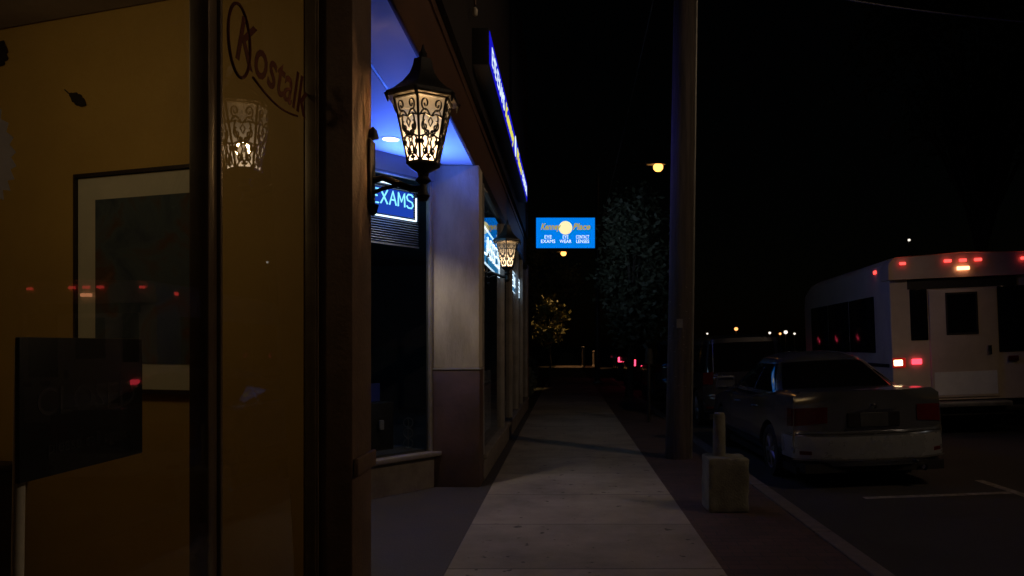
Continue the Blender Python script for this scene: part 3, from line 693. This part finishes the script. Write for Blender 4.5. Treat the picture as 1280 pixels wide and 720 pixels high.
# kerb side post in its block, thin post
bl_ = thing('bollard', 'short pale post set in a square concrete block on the brick strip', 'bollard', (1.46,6.85,-.004))
from mathutils import noise
def rough_block(x0,x1,y0,y1,z0,z1,amp):
    b = MB(); b.box(x0,x1,y0,y1,z0,z1,.02,seg=2)
    bmesh.ops.subdivide_edges(b.bm, edges=[e for e in b.bm.edges if e.calc_length() > .1], cuts=9, use_grid_fill=True)
    for v in b.bm.verts:
        n = noise.noise_vector(v.co*9)*amp + noise.noise_vector(v.co*31)*amp*.4
        edge = (abs(v.co.x) > x1-.03) + (abs(v.co.y) > y1-.03) + (v.co.z > z1-.03)
        if edge >= 2 and noise.noise(v.co*14) > .25: v.co *= .975
        v.co += n
    return b
rough_block(-.185,.185,-.17,.17,0,.49,.006).build('block', M['conc_post'], bl_, smooth=40)
MB().lathe([(.06,.492),(.058,.7),(.055,.86),(.045,.885),(0,.892)],18,c=(-.05,.02,0)).build('post', M['conc_post'], bl_, smooth=50)
tp = thing('parking_meter', 'thin dark parking meter post at the kerb left of the pole', 'parking meter', (1.62,14.6,0))
MB().tube([(0,0,0),(0,0,1.15)],.032,10).build('post', M['black_metal'], tp, smooth=60)
m_ = MB(); m_.grid(lambda u,v: (.085*math.cos(u*2*math.pi)*(1-.25*v**2), .05*math.sin(u*2*math.pi), 1.15+.3*v), 16, 6); m_.box(-.07,.07,-.045,.045,1.14,1.16); m_.lathe([(.0,.0),(.06,-.01)],12,c=(0,0,1.455)); m_.build('meter_head', M['black_metal'], tp, smooth=50)
for (x,y,h,lab) in ((1.15,51,1.35,'thin pale post by the far lit stretch of sidewalk'),(1.95,53,1.05,'thicker short pale post at the right of the far lit sidewalk')):
    q = MB(); q.tube([(x,y,0),(x,y,h)],[.09,.08],10); q.lathe([(.11,0),(.11,.05),(.0,.12)],10,c=(x,y,h)); q.lathe([(.14,0),(.14,.1),(.09,.14)],10,c=(x,y,0))
    tag(q.build('marker_post', M['pale'], smooth=50), lab, 'post')

# far lamps on the horizon
fl0 = None
def far_lamp(px, py, d, mat, label, sz=.3):
    x = (px-708)/930*d; z = 1.5+(432-py)/930*d
    t = thing('area_lamp', label, 'lamp', (x,d,-.2), 0, 'far lamps beyond the parked cars')
    MB().tube([(0,0,0),(0,0,z+.1)],[.12,.07],8).build('pole', M['steel'], t)
    h = MB(); h.lathe([(0,-sz),(sz*.8,-sz*.7),(sz,0),(sz*.7,sz*.6),(0,sz*.8)],10,c=(0,-.1,z+.2)); h.build('globe', mat, t, smooth=80)
far_lamp(920,411,120,M['farorange'],'orange far lamp above the dark roof of the parked wagon',.32)
far_lamp(884,417,130,M['farwhite'],'tiny white far lamp right of the utility pole',.18)
far_lamp(962,416,140,M['farwhite'],'small white far lamp left of the bus front',.26)
far_lamp(982,415,150,M['farwhite'],'paler white far lamp nearest the bus front',.42)
far_lamp(975,417,150,M['farorange'],'small orange far lamp among white ones by the bus front',.26)
far_lamp(993,417,160,M['farwhite'],'white far lamp touching the bus front edge',.26)
far_lamp(1136,300,110,M['farwhite'],'white lamp on a tall mast above the bus roof',.2)

# ------------------------------------------------------------------ trees
def make_tree(name, label, cat, loc, th, tr, c, rad, n, leafm, lsize, seed, group=None):
    rnd = random.Random(seed)
    t = thing(name, label, cat, loc, 0, group)
    cz = Vector(c)
    tb = MB(); top = Vector((c[0]*.8, c[1]*.8, c[2]+rad[2]*.3))
    tb.tube([(0,0,0),(.03*th,.02,th*.5),tuple(Vector((c[0]*.4,c[1]*.4,th))),tuple(top)],[tr,tr*.8,tr*.6,tr*.15],10)
    clumps = []
    for i in range(max(8,int(14*rad[0])) ):
        a = rnd.uniform(0,6.28); s = rnd.uniform(-.9,.95); rr = math.sqrt(max(0,1-s*s))*rnd.uniform(.55,1.0)
        p = cz + Vector((rad[0]*rr*math.cos(a), rad[1]*rr*math.sin(a), rad[2]*s)); clumps.append(p)
        st = Vector((c[0]*.4,c[1]*.4,th*rnd.uniform(.75,1.15)))
        mid = st.lerp(p,.5)+Vector((0,0,rad[2]*.12))
        tb.tube([st,mid,p],[tr*.35,tr*.2,tr*.05],6)
    tb.build('trunk', M['trunk'], t, smooth=60)
    lf = MB()
    for i in range(n):
        p = rnd.choice(clumps) + Vector((rnd.gauss(0,.24)*rad[0], rnd.gauss(0,.24)*rad[1], rnd.gauss(0,.2)*rad[2]))
        u = Vector((rnd.gauss(0,1),rnd.gauss(0,1),rnd.gauss(0,.6))).normalized(); v = u.orthogonal().normalized()
        v = (Matrix.Rotation(rnd.uniform(0,6.28),3,u) @ v)
        l = lsize*rnd.uniform(.6,1.3)
        lf.poly([p-u*l*.6, p+v*l*.28, p+u*l*.6, p-v*l*.28])
    lf.build('crown', leafm, t)
    return t
make_tree('street_tree','dim leafy street tree between the hanging sign and the utility pole','tree',(1.85,22,0),2.3,.12,(.25,0,3.7),(1.0,1.0,1.75),11000,M['leaf'],.17,3)
make_tree('young_tree','small yellow lit young tree beside the far sidewalk','tree',(-.62,27,0),1.6,.04,(.0,0,2.35),(.5,.5,.75),800,M['leaf_lit'],.19,5)
make_tree('street_tree','leafy tree with lit undersides left of the far sidewalk','tree',(-1.7,33,0),2.8,.13,(.3,0,4.6),(1.5,1.5,1.3),3800,M['leaf_lit'],.16,9)
make_tree('street_tree','large dark tree rising over the far side of the road','tree',(14.5,26,-.2),6,.3,(0,0,12.3),(3.4,3.4,3.4),6500,M['leaf'],.3,11)
make_tree('street_tree','dark tree beyond the lit far sidewalk','tree',(-3.4,62,0),4,.2,(0,0,6.5),(3.2,3.2,3.0),4500,M['leaf'],.3,13)

# shrubs at the end of the shop
for i,(x,y,h,lab) in enumerate(((-1.3,20,1.0,'low dark shrub beside the end of the shop'),(-1.35,23.5,1.25,'taller dark shrub before the young tree'))):
    rnd = random.Random(40+i); s = thing('shrub', lab, 'shrub', (x,y,0), 0, 'shrubs beside the far sidewalk')
    q = MB(); tw = MB()
    for k in range(1500):
        d = Vector((rnd.gauss(0,1),rnd.gauss(0,1),rnd.gauss(0,1))).normalized()*rnd.uniform(.5,1)**.5
        p = Vector((d.x*.5,d.y*.6,h*.52+d.z*h*.5)); u = Vector((rnd.gauss(0,1),rnd.gauss(0,1),rnd.gauss(0,1))).normalized(); v = u.orthogonal().normalized()
        q.poly([p-u*.05,p+v*.025,p+u*.05,p-v*.025])
    for k in range(7): tw.tube([(0,0,0),(rnd.uniform(-.3,.3),rnd.uniform(-.3,.3),h*.8)],[.015,.004],5)
    q.build('foliage', M['leaf'], s); tw.build('stem', M['trunk'], s)

# ------------------------------------------------------------------ cars
def lerp(a,b,t): return a+(b-a)*t
def interp(tab, y):
    if y <= tab[0][0]: return tab[0][1]
    for (a,va),(b,vb) in zip(tab,tab[1:]):
        if a <= y <= b:
            t = (y-a)/(b-a); t = t*t*(3-2*t)*.5+t*.5; return lerp(va,vb,t)
    return tab[-1][1]
def make_car(label, paint, P, tail, group):
    """local: y=0 rear bumper, +y forward, x=0 centre, z=0 ground"""
    t = thing('parked_car', label, 'car', (0,0,0), 0, group)
    Ln, W = P['L'], P['W']/2
    ZL = [.27,.29,.325,.36,.42,.5,.56,.61,.635,.66,.72,.8,.88,.95,1.0]   # levels, remapped to deck height on top
    nl = len(ZL)
    def top(y): return interp(P['top'], y)
    def half(y): return W*interp(P['plan'], y)
    def pt(y, lv, xs=1.0, dy=0.0):
        zt = top(y); q = lv/(nl-1)
        z = ZL[lv] if ZL[lv] < .56 else lerp(.56, zt, (ZL[lv]-.56)/(1.0-.56))
        zz = (z-.27)/(zt-.27)
        k = 1-.10*max(0,(.18-zz)/.18)**1.5-.035*max(0,zz-.35)/.65 - .16*max(0,(zz-.93)/.07)**2*.6
        return Vector((half(y)*k*xs, y+dy, z))
    st = []
    # rear cap rings: x 0 -> 1 with y pulled forward at the corner
    capx = [0,.2,.4,.58,.73,.85,.93,.975,1.0]
    rear_off = lambda z: (.9*max(0,z-.5)**2+.02 if z < .615 else .03+ P['step']*min(1,(z-.615)/.03)) + P['rake']*max(0,z-.62) + (.05*max(0,(.36-z)/.16))
    front_off = lambda z: (.0 if z < .6 else .10*(z-.6)/.4)+.05*max(0,(.36-z)/.16)
    rings = []
    for cx in capx:
        rings.append([Vector((pt(.28,l).x*cx, .26*(.3*cx*cx+.7*abs(cx)**P.get('cap',4)) + rear_off(pt(.28,l).z)*(1-cx**8), pt(.28,l).z)) for l in range(nl)])
    ys = [.28+ (Ln-.28-.3)*i/30 for i in range(31)]
    for y in ys[1:]: rings.append([pt(y,l) for l in range(nl)])
    for cx in capx[::-1]:
        rings.append([Vector((pt(Ln-.3,l).x*cx, Ln - .32*(abs(cx)**3.2) - front_off(pt(Ln-.3,l).z)*(1-cx**8), pt(Ln-.3,l).z)) for l in range(nl)])
    bow = lambda i: .02*max(0,min(1,(i-6)/12,(len(rings)-7-i)/12))
    bm = MB()
    for sg in (1,-1):
        V = [[bm.bm.verts.new((v.x*sg, v.y, v.z)) for v in r] for r in rings]
        # deck centre line and belly
        cT = [bm.bm.verts.new((0, r[-1].y, r[-1].z+ bow(i))) for i, r in enumerate(rings)]
        mT = [bm.bm.verts.new((r[-1].x*.55*sg, r[-1].y, r[-1].z+.8*bow(i))) for i, r in enumerate(rings)]
        cB = [bm.bm.verts.new((0, r[0].y, r[0].z)) for r in rings]
        for i in range(len(V)-1):
            for l in range(nl-1): 
                try: bm.bm.faces.new((V[i][l],V[i+1][l],V[i+1][l+1],V[i][l+1]))
                except ValueError: pass
            bm.bm.faces.new((V[i][-1],V[i+1][-1],mT[i+1],mT[i])); bm.bm.faces.new((mT[i],mT[i+1],cT[i+1],cT[i]))
            bm.bm.faces.new((V[i][0],cB[i],cB[i+1],V[i+1][0]))
    body = bm.build('body', paint, t, weld=.0015, smooth=38)
    # wheel arches cut out of the body
    wr = P['wr']
    cut = MB()
    for wy in (P['wy0'],P['wy1']):
        for sg in (1,-1): cut.lathe([(0,0),(wr+.055,0),(wr+.055,.34),(0,.34)],32,c=(sg*W-(.24 if sg>0 else .10),wy,wr),axis='x')
    co = cut.build('arch_cutter', paint); 
    md = body.modifiers.new('arch','BOOLEAN'); md.object = co; md.operation = 'DIFFERENCE'; md.solver = 'EXACT'
    dg = bpy.context.evaluated_depsgraph_get(); me = bpy.data.meshes.new_from_object(body.evaluated_get(dg))
    body.modifiers.clear(); body.data = me; me.name = 'body'
    for p in me.polygons: p.use_smooth = True
    me.set_sharp_from_angle(angle=R(38)); bpy.data.objects.remove(co)
    body.data.materials.clear(); body.data.materials.append(paint)
    # greenhouse
    g = P['gh']; nE = g.get('n',5.0)
    def G(th, v, off=0.0):
        vv = v**.9
        y0, y1 = lerp(g['b0'],g['r0'],vv), lerp(g['b1'],g['r1'],vv); hw = lerp(g['wb'],g['wr'],v**1.25)
        z = lerp(g['zb'],g['zt'],v)
        c, s = math.cos(th), math.sin(th)
        x = math.copysign(abs(c)**(2/nE),c)*(hw+off); y = (y0+y1)/2 + math.copysign(abs(s)**(2/nE),s)*((y1-y0)/2+off)
        # bowed ends
        z -= .03*v*max(0,abs(x)/hw)**3
        return Vector((x,y,z+off*.3))
    cb = MB(); NT = 120
    def ths(i): return i*2*math.pi/NT
    rows = []
    for j in range(11):
        v = j/10; rows.append([cb.bm.verts.new(G(ths(i),v)) for i in range(NT)])
    for kk, zz in ((.93,.025),(.75,.045),(.45,.06),(.0,.065)):
        row = []
        for i in range(NT):
            p = G(ths(i),1.0); cyy = (g['r0']+g['r1'])/2
            row.append(cb.bm.verts.new((p.x*kk, cyy+(p.y-cyy)*kk, p.z*0+lerp(g['zt']+zz, p.z, kk**6))))
        rows.append(row)
    for j in range(len(rows)-1):
        for i in range(NT):
            try: cb.bm.faces.new((rows[j][i],rows[j][(i+1)%NT],rows[j+1][(i+1)%NT],rows[j+1][i]))
            except ValueError: pass
    cb.build('cabin', paint, t, weld=.0015, smooth=42)
    def patch(name, tf, v0, v1, mat, off=.005, nu=16, nv=8):
        q = MB(); q.grid(lambda u,v: G(tf(u, lerp(v0,v1,v)), lerp(v0,v1,v), off), nu, nv); return q.build(name, mat, t, smooth=180)
    ac = lambda f: math.acos(max(-1,min(1,f**(nE/2))))
    def rear(u, v, m=.9):  # from left to right over the rear (s<0)
        f = lerp(-m,m,u); th = math.acos(max(-1,min(1,math.copysign(abs(f)**(nE/2),f)))); return -th
    patch('rear_window', rear, .10, .88, M['car_glass'], nu=24)
    patch('windshield', lambda u,v: -rear(u,v), .06, .92, M['car_glass'], nu=24)
    def side(sg, a, b):
        def tf(u, v):
            f = lerp(a,b,u); s = math.copysign(abs(f)**(nE/2), f); th = math.asin(max(-1,min(1,s)))
            return th if sg > 0 else math.pi-th
        return tf
    for sg in (1,-1):
        for (a,b) in g['sides']: patch('side_window', side(sg,a,b), .12, .86, M['car_glass'], nu=14)
    # tail lamps hug the rear corner
    def B(cx, z):   # rear surface point, cx across 0..1+, z height
        if cx <= 1:
            hw = half(.28)*(1-.035*max(0,(z-.2)/(top(.28)-.2)-.35)/.65)
            return Vector((hw*cx, .26*(.3*cx*cx+.7*abs(cx)**P.get('cap',4))+rear_off(z)*(1-cx**8), z))
        y = .28+(cx-1)*1.0; return Vector((half(y)*(1-.035*max(0,(z-.2)/(top(y)-.2)-.35)/.65), y, z))
    def strip(name, c0, c1, zf0, zf1, mat, off=.008, sg=1, nu=18, nv=5, parent=t):
        q = MB()
        def fn(u,v):
            c = lerp(c0,c1,u); z = lerp(zf0(u),zf1(u),v); p = B(c,z)
            p.y -= off*max(0,1-max(0,c-.75)*2.2); p.x += off*min(1,max(0,c-.6)*2.5); p.x *= sg
            return p
        q.grid(fn, nu, nv); return q.build(name, mat, parent, smooth=180)
    for sg in (1,-1):
        strip('tail_light', P['tl'][0], P['tl'][1], lambda u: P['tlz'][0]+.05*(1-u)*P['tlz'][2], lambda u: P['tlz'][1]-.02*u, tail, sg=sg)
        strip('reflector', .80, .93, lambda u:.40, lambda u:.44, M['tail_off'], sg=sg)
        if P.get('lit_bumper'): strip('bumper', 0, 1.32, lambda u:.352, lambda u:.6, M['bumper_lit'], off=.007, sg=sg, nu=30, nv=10)  # bright band, light on the bumper painted by the paler silver
        strip('bumper_seam', .02, 1.12, lambda u:.622, lambda u:.634, M['seam'], off=.004, sg=sg, nu=30, nv=1)
        strip('bumper_lip', .02, 1.0, lambda u:.335, lambda u:.35, M['alloy'] if P.get('lit_bumper') else paint, off=.012, sg=sg, nu=30, nv=1)  # on the sedan, bright alloy paints a reflection along the bumper edge
        strip('boot_seam', .0, P['tl'][0]-.02, lambda u:P['bz'], lambda u:P['bz']+.008, M['seam'], off=.004, sg=sg, nu=16, nv=1)
    yb = rear_off(.76)
    MB().box(-.29,.29,yb-.012,yb+.01,.695,.86,.01,mat=None).build('plate_recess', M['seam'], t)
    pl = MB().box(-.155,.155,yb-.018,yb-.013,.70,.855,.004).build('licence_plate', M['plate'], t)
    strip('chrome_bar', .0, .27, lambda u:.868, lambda u:.89, M['chrome'], off=.014, sg=1, nu=8, nv=1); strip('chrome_bar', .0, .27, lambda u:.868, lambda u:.89, M['chrome'], off=.014, sg=-1, nu=8, nv=1)
    bd = MB(); bd.tube([(-.035+.035*math.cos(a)+.035, yb-.02, .925+.026*math.sin(a)) for a in [i*math.pi/8 for i in range(17)]], .006, 6, cap=False); bd.build('badge', M['chrome'], t, smooth=180)
    q = MB(); q.box(-W*.86,W*.86,.1,.4,.2,.30); q.build('rear_valance', M['plastic'], t)
    q = MB(); q.tube([(W*.58,.02,.235),(W*.58,.3,.235)],.034,14,cap=False); q.tube([(W*.58,.05,.235),(W*.58,.3,.235)],.028,14); q.build('exhaust', M['chrome'], t, smooth=60)
    q = MB(); q.box(-W*.9,W*.9,.3,Ln-.3,.16,.24); q.build('underbody', M['plastic'], t)
    for wy in (P['wy0'],P['wy1']):
        for sg in (1,-1):
            wt = .1; cx = sg*(W-.125)
            w = MB(); w.lathe([(wr*.66,-wt),(wr*.92,-wt),(wr*.985,-wt*.75),(wr,-wt*.4),(wr,wt*.4),(wr*.985,wt*.75),(wr*.92,wt),(wr*.66,wt),(wr*.64,0),(wr*.66,-wt)],36,axis='x',cap=False)
            wo = w.build('wheel', M['rubber'], t, smooth=40); wo.location = (cx,wy,wr)
            r = MB(); r.lathe([(wr*.67,-.09),(wr*.67,.09),(wr*.60,.085),(wr*.58,.0),(wr*.60,-.085),(wr*.67,-.09)],32,axis='x',cap=False); r.lathe([(0,-sg*.05),(wr*.6,-sg*.05)],24,axis='x')
            for k in range(7):
                a = k*2*math.pi/7; ca, sa = math.cos(a), math.sin(a)
                r.tube([(sg*.07,ca*.03,sa*.03),(sg*.075,ca*wr*.35,sa*wr*.35),(sg*.07,ca*wr*.62,sa*wr*.62)],[.03,.022,.026],6)
            r.lathe([(0,sg*.085),(.04,sg*.08),(.05,sg*.05)],16,axis='x')
            r.build('rim', M['alloy'], wo, smooth=50)
    for sg in (1,-1):
        q = MB(); q.box(sg*(W*.93),sg*(W*.93)+sg*.19,g['b1']-.62,g['b1']-.5,g['zb']+.02,g['zb']+.15,.03,seg=3); q.build('wing_mirror', paint, t, smooth=60)
        for yy in P['handles']:
            q = MB(); q.tube([(sg*(half(yy)*.972),yy-.09,.83),(sg*(half(yy)*.972+.03),yy-.06,.835),(sg*(half(yy)*.972+.03),yy+.06,.835),(sg*(half(yy)*.972),yy+.09,.83)],.011,6); q.build('door_handle', paint, t, smooth=60)
    return t
SEDAN = dict(L=4.8,W=1.8,step=.06,rake=-.06,cap=4.2,wr=.325,wy0=1.12,wy1=3.84,
  top=[(0,1.085),(.35,1.10),(.9,1.09),(1.5,1.01),(2.6,.96),(3.5,.965),(4.2,.86),(4.8,.72)],
  plan=[(0,.93),(.28,.945),(.9,.985),(1.8,1.0),(3.2,.995),(4.2,.96),(4.8,.9)],
  gh=dict(b0=.52,b1=3.72,r0=1.55,r1=2.7,wb=.81,wr=.55,zb=.99,zt=1.46,n=4.2,sides=[(-.66,-.10),(-.04,.60)]),
  tl=(.60,1.16),tlz=(.70,.925,1.0),bz=.64,handles=[1.75,2.75],lit_bumper=True)
WAGON = dict(L=4.6,W=1.86,step=.03,rake=.05,cap=5,wr=.36,wy0=.95,wy1=3.62,
  top=[(0,1.08),(.35,1.09),(1.5,1.08),(2.8,1.06),(3.4,1.04),(4.1,.98),(4.6,.86)],
  plan=[(0,.95),(.28,.965),(.9,.99),(1.8,1.0),(3.2,.995),(4.1,.96),(4.6,.9)],
  gh=dict(b0=.12,b1=3.5,r0=.42,r1=2.6,wb=.87,wr=.74,zb=1.0,zt=1.74,n=7,sides=[(-.86,-.42),(-.38,.06),(.1,.62)]),
  tl=(.80,1.06),tlz=(.86,1.1,0),bz=.66,handles=[1.5,2.5])
GC = 'cars parked along the kerb'
ROLL = R(-2.2)
car = make_car('silver sedan with dark tail lights parked nearest at the kerb', M['paint_silver'], SEDAN, M['tail_off'], GC)
car.location = (3.43,8.15,rz_(3.24)-.005); car.rotation_euler = (0,ROLL,R(.8))
suv = make_car('black tall wagon parked ahead of the silver sedan', M['paint_black'], WAGON, M['tail_off'], GC)
suv.location = (3.55,14.1,rz_(3.5)); suv.rotation_euler = (0,ROLL,R(.5))
c3 = dup(suv, (3.45,21.0,rz_(3.45)), R(.6), 'dark tall car third along the kerb, mostly behind the utility pole')
c4 = make_car('dark red tall car with lit red tail lights far along the kerb', M['paint_red'], WAGON, M['tail_on'], GC)
c4.location = (3.3,27.3,rz_(3.3)); c4.rotation_euler = (0,ROLL,0)
c5 = dup(c4, (3.3,34,rz_(3.3)), 0, 'grey car with lit tail lights farthest along the kerb')
for ch in c5.children:
    if ch.name.split('.')[0] in ('body','cabin','wing_mirror','door_handle'):
        ch.data = ch.data.copy(); ch.data.materials[0] = M['paint_grey']

# ------------------------------------------------------------------ bus
bus = thing('shuttle_bus', 'white shuttle bus with red marker lamps and a rear door, lights on', 'bus', (6.63,12.3,rz_(6.6)-.04))
bus.rotation_euler = (0,ROLL,R(-4.4))
HW = 1.17
def rounded_section(y, zt, zb, hw, rr=.16):
    pts = [(-hw,zb),(hw,zb)]
    for i in range(9):
        a = i*math.pi/16; pts.append((hw-rr+rr*math.cos(a), zt-rr+rr*math.sin(a)))
    pts.append((0, zt+.035))
    for i in range(9):
        a = math.pi/2+i*math.pi/16; pts.append((-hw+rr+rr*math.cos(a), zt-rr+rr*math.sin(a)))
    return [Vector((p[0],y,p[1])) for p in pts]
b = MB(); secs = [(.0,3.0,.62,HW-.02),(.03,3.02,.6,HW),(1.5,3.02,.45,HW),(4.6,3.02,.45,HW),(5.3,2.99,.45,HW-.01),(5.9,2.86,.45,HW-.05),(6.3,2.62,.45,HW-.12),(6.5,2.3,.45,HW-.2)]
prev = None; first = None
for s_ in secs:
    ring = [b.bm.verts.new(v) for v in rounded_section(*s_)]
    if prev:
        for i in range(len(ring)): b.bm.faces.new((prev[i],prev[(i+1)%len(ring)],ring[(i+1)%len(ring)],ring[i]))
    else: b.bm.faces.new(ring)
    prev = ring
b.bm.faces.new(prev)
b.build('body', M['bus_white'], bus, smooth=40)
b = MB(); b.box(-.95,.95,6.4,7.4,.4,1.35,.12,seg=3); b.build('bonnet', M['bus_white'], bus, smooth=50)
b = MB(); ring0 = None
for (y,dz) in ((-.05,.0),(-.07,.012),(.3,.02)):
    ring = [b.bm.verts.new(v) for v in rounded_section(y,3.0+dz,2.64,HW+.012+dz*.3,.17)]
    if ring0:
        for i in range(len(ring)): b.bm.faces.new((ring0[i],ring0[(i+1)%len(ring)],ring[(i+1)%len(ring)],ring[i]))
    else: b.bm.faces.new(ring)
    ring0 = ring
b.bm.faces.new(ring0); b.build('rear_cap', M['bus_white'], bus, smooth=40)
MB().box(-.87,.87,-.012,.02,2.47,2.635,.004).build('rear_trim', M['bus_black'], bus)
for sg in (-1,1): MB().box(sg*.7-.14,sg*.7+(.14 if sg < 0 else .36),-.014,.02,1.62 if sg < 0 else 1.38,2.466,.01).build('rear_window', M['bus_dark'], bus, smooth=40)  # right panel wider and taller, a broad dark area beside the door
d = MB(); d.box(-.54,.54,-.03,.02,.66,2.44,.012); do = d.build('rear_door', M['bus_white'], bus, smooth=40)
MB().box(-.25,.2,-.036,-.031,1.72,2.36,.002).build('door_window', M['bus_dark'], do)
f = MB()
for (a,b2,c_,d_) in ((-.28,.23,1.69,1.718),(-.28,.23,2.362,2.39),(-.28,-.252,1.718,2.362),(.202,.23,1.718,2.362)): f.box(a,b2,-.04,-.031,c_,d_)
f.build('window_frame', M['bus_black'], do)
MB().box(.36,.42,-.06,-.031,1.35,1.5,.006).build('door_handle', M['chrome'], do, smooth=40)
MB().box(-.5,.5,-.037,-.031,.7,1.08,.002).build('kick_plate', M['kick'], do)
MB().box(-.6,.6,-.3,-.02,.52,.6,.015).build('rear_step', M['steel'], bus, smooth=40)
MB().box(-1.12,1.12,-.12,.1,.42,.515,.02).build('bumper', M['bus_black'], bus, smooth=40)
def lampbox(name, x, z, w, h, mat, y=-.02, parent=bus):
    q = MB(); q.box(x-w/2,x+w/2,y-.02,y+.01,z-h/2,z+h/2,.012); return q.build(name, mat, parent, smooth=50)
for sg in (-1,1):
    lampbox('tail_light', sg*1.07, 1.26, .14, .095, M['taillamp_hot'] if sg < 0 else M['tail_off']); lampbox('tail_light', sg*.77, 1.27, .16, .09, M['taillamp_red'] if sg < 0 else M['tail_off'])
    lampbox('marker_light', sg*.96, 2.9, .1, .045, M['marker'], -.085)
for x in (-.24,0,.24): lampbox('marker_light', x, 2.91, .12, .05, M['marker'], -.085)
lampbox('brake_light', .0, 2.78, .2, .06, M['brakebar'], -.085)
q = MB(); q.box(-HW-.025,-HW-.0,.55,.67,2.8,2.86,.01); q.build('marker_light', M['marker'], bus, smooth=50)
lampbox('halo_plate', -1.05, 1.26, .21, .16, M['lamp_halo'], -.006)  # added plate that glows as the halo behind the tail lamps
for sg in (-1,1):
    for (a,b2) in ((.75,2.2),(2.25,3.7),(3.75,5.15)):
        MB().box(sg*HW-.012,sg*HW+.012,a,b2,1.42,2.42,.01).build('side_window', M['bus_dark'], bus, smooth=40)
    q = MB(); q.box(sg*HW-.01,sg*HW+.016,.1,6.0,1.18,1.24,.006); q.build('side_moulding', M['bus_black'], bus, smooth=40)
    for wy in (1.5,6.6):
        w = MB(); r_ = .4; w.lathe([(r_*.6,-.14),(r_*.93,-.14),(r_,-.1),(r_,.1),(r_*.93,.14),(r_*.6,.14),(r_*.6,-.14)],30,axis='x',cap=False); wo = w.build('wheel', M['rubber'], bus, smooth=40); wo.location = (sg*(HW-.16),wy,r_)
        w = MB(); w.lathe([(r_*.62,-.13),(r_*.62,.13),(r_*.5,sg*.1),(r_*.2,sg*.06),(0,sg*.12)],24,axis='x'); w.build('rim', M['alloy'], wo, smooth=50)
MB().box(-.9,.9,.3,6.2,.25,.44).build('chassis', M['bus_black'], bus)

# display pieces in the recessed window
vz = thing('vase', 'slim pale vase inside the recessed window near its left edge', 'vase', tuple(DIAG @ Vector((-.86,.25,.42))))
MB().lathe([(0,0),(.05,0),(.06,.02),(.05,.12),(.035,.28),(.03,.42),(.045,.47),(.03,.475)],20).build('body', M['ceramic'], vz, smooth=60)
MB().lathe([(.05,.53),(.075,.535),(.075,.56),(0,.565)],16).build('lid', M['ceramic'], vz, smooth=60)
dp = thing('display_stand', 'black display stand with a blue card inside the recessed window', 'display stand', tuple(DIAG @ Vector((-.45,.45,0))), math.atan2(DD.y,DD.x))
MB().box(-.2,.2,-.12,.12,0,.9,.01).build('plinth', M['plastic'], dp, smooth=40)
MB().box(-.15,.1,-.02,.0,.905,1.1,.004).build('card', M['bluecard'], dp)
MB().box(-.01,.04,-.17,-.14,.62,.72,.006).build('price_tag', M['ceramic'], dp)
gp = MB()
for i in range(3): gp.tube([(.05*math.cos(a)+.0,0,.05*math.sin(a)+.06+i*.11) for a in [k*math.pi/8 for k in range(17)]],.005,6,cap=False)
gp.tube([(0,0,0),(0,0,.34)],.006,6); gp.lathe([(.05,0),(.05,.01),(.006,.02)],14)
o = gp.build('spectacle_rack', M['steel'], smooth=60); o.location = DIAG @ Vector((-.16,.2,.4)); tag(o, 'small wire rack of spectacle rings at the window corner', 'rack')
MB().box(-2.6,-.05,.04,.8,.3,.4).xf(DIAG).xf(Matrix.Translation(-O0)).build('display_floor', M['room'], opt)

# ------------------------------------------------------------------ world, sun, camera
w = bpy.data.worlds.new('World'); scene.world = w; w.use_nodes = True
nt = w.node_tree; bg = nt.nodes['Background']
sky = nt.nodes.new('ShaderNodeTexSky'); sky.sky_type = 'NISHITA'; sky.sun_disc = False
sky.sun_elevation = R(3); sky.sun_rotation = R(100)
nt.links.new(sky.outputs[0], bg.inputs[0]); bg.inputs[1].default_value = .0003
sun = bpy.data.lights.new('moonlight','SUN'); sun.energy = .006; sun.angle = R(.5); sun.color = (1,.93,.85)
so = bpy.data.objects.new('moonlight', sun); COL.objects.link(so)
el, az = R(35), R(100)
dv = Vector((math.sin(az)*math.cos(el), math.cos(az)*math.cos(el), math.sin(el)))
so.rotation_euler = (-dv).to_track_quat('-Z','Y').to_euler()

cam = bpy.data.cameras.new('camera'); cam.sensor_width = 36; cam.lens = 930/1280*36
cam.shift_x = -68/1280; cam.shift_y = 72/1280; cam.clip_start = .05; cam.clip_end = 2000
co = bpy.data.objects.new('camera', cam); COL.objects.link(co); co.location = (0,0,1.5); co.rotation_euler = (R(90),0,0)
scene.camera = co
scene.view_settings.view_transform = 'Standard'; scene.view_settings.look = 'None'; scene.view_settings.exposure = 0; scene.view_settings.gamma = 1
scene.cycles.use_denoising = True
scene.cycles.max_bounces = 8; scene.cycles.transparent_max_bounces = 16
scene.cycles.sample_clamp_indirect = 2.0
scene.cycles.blur_glossy = 0.5
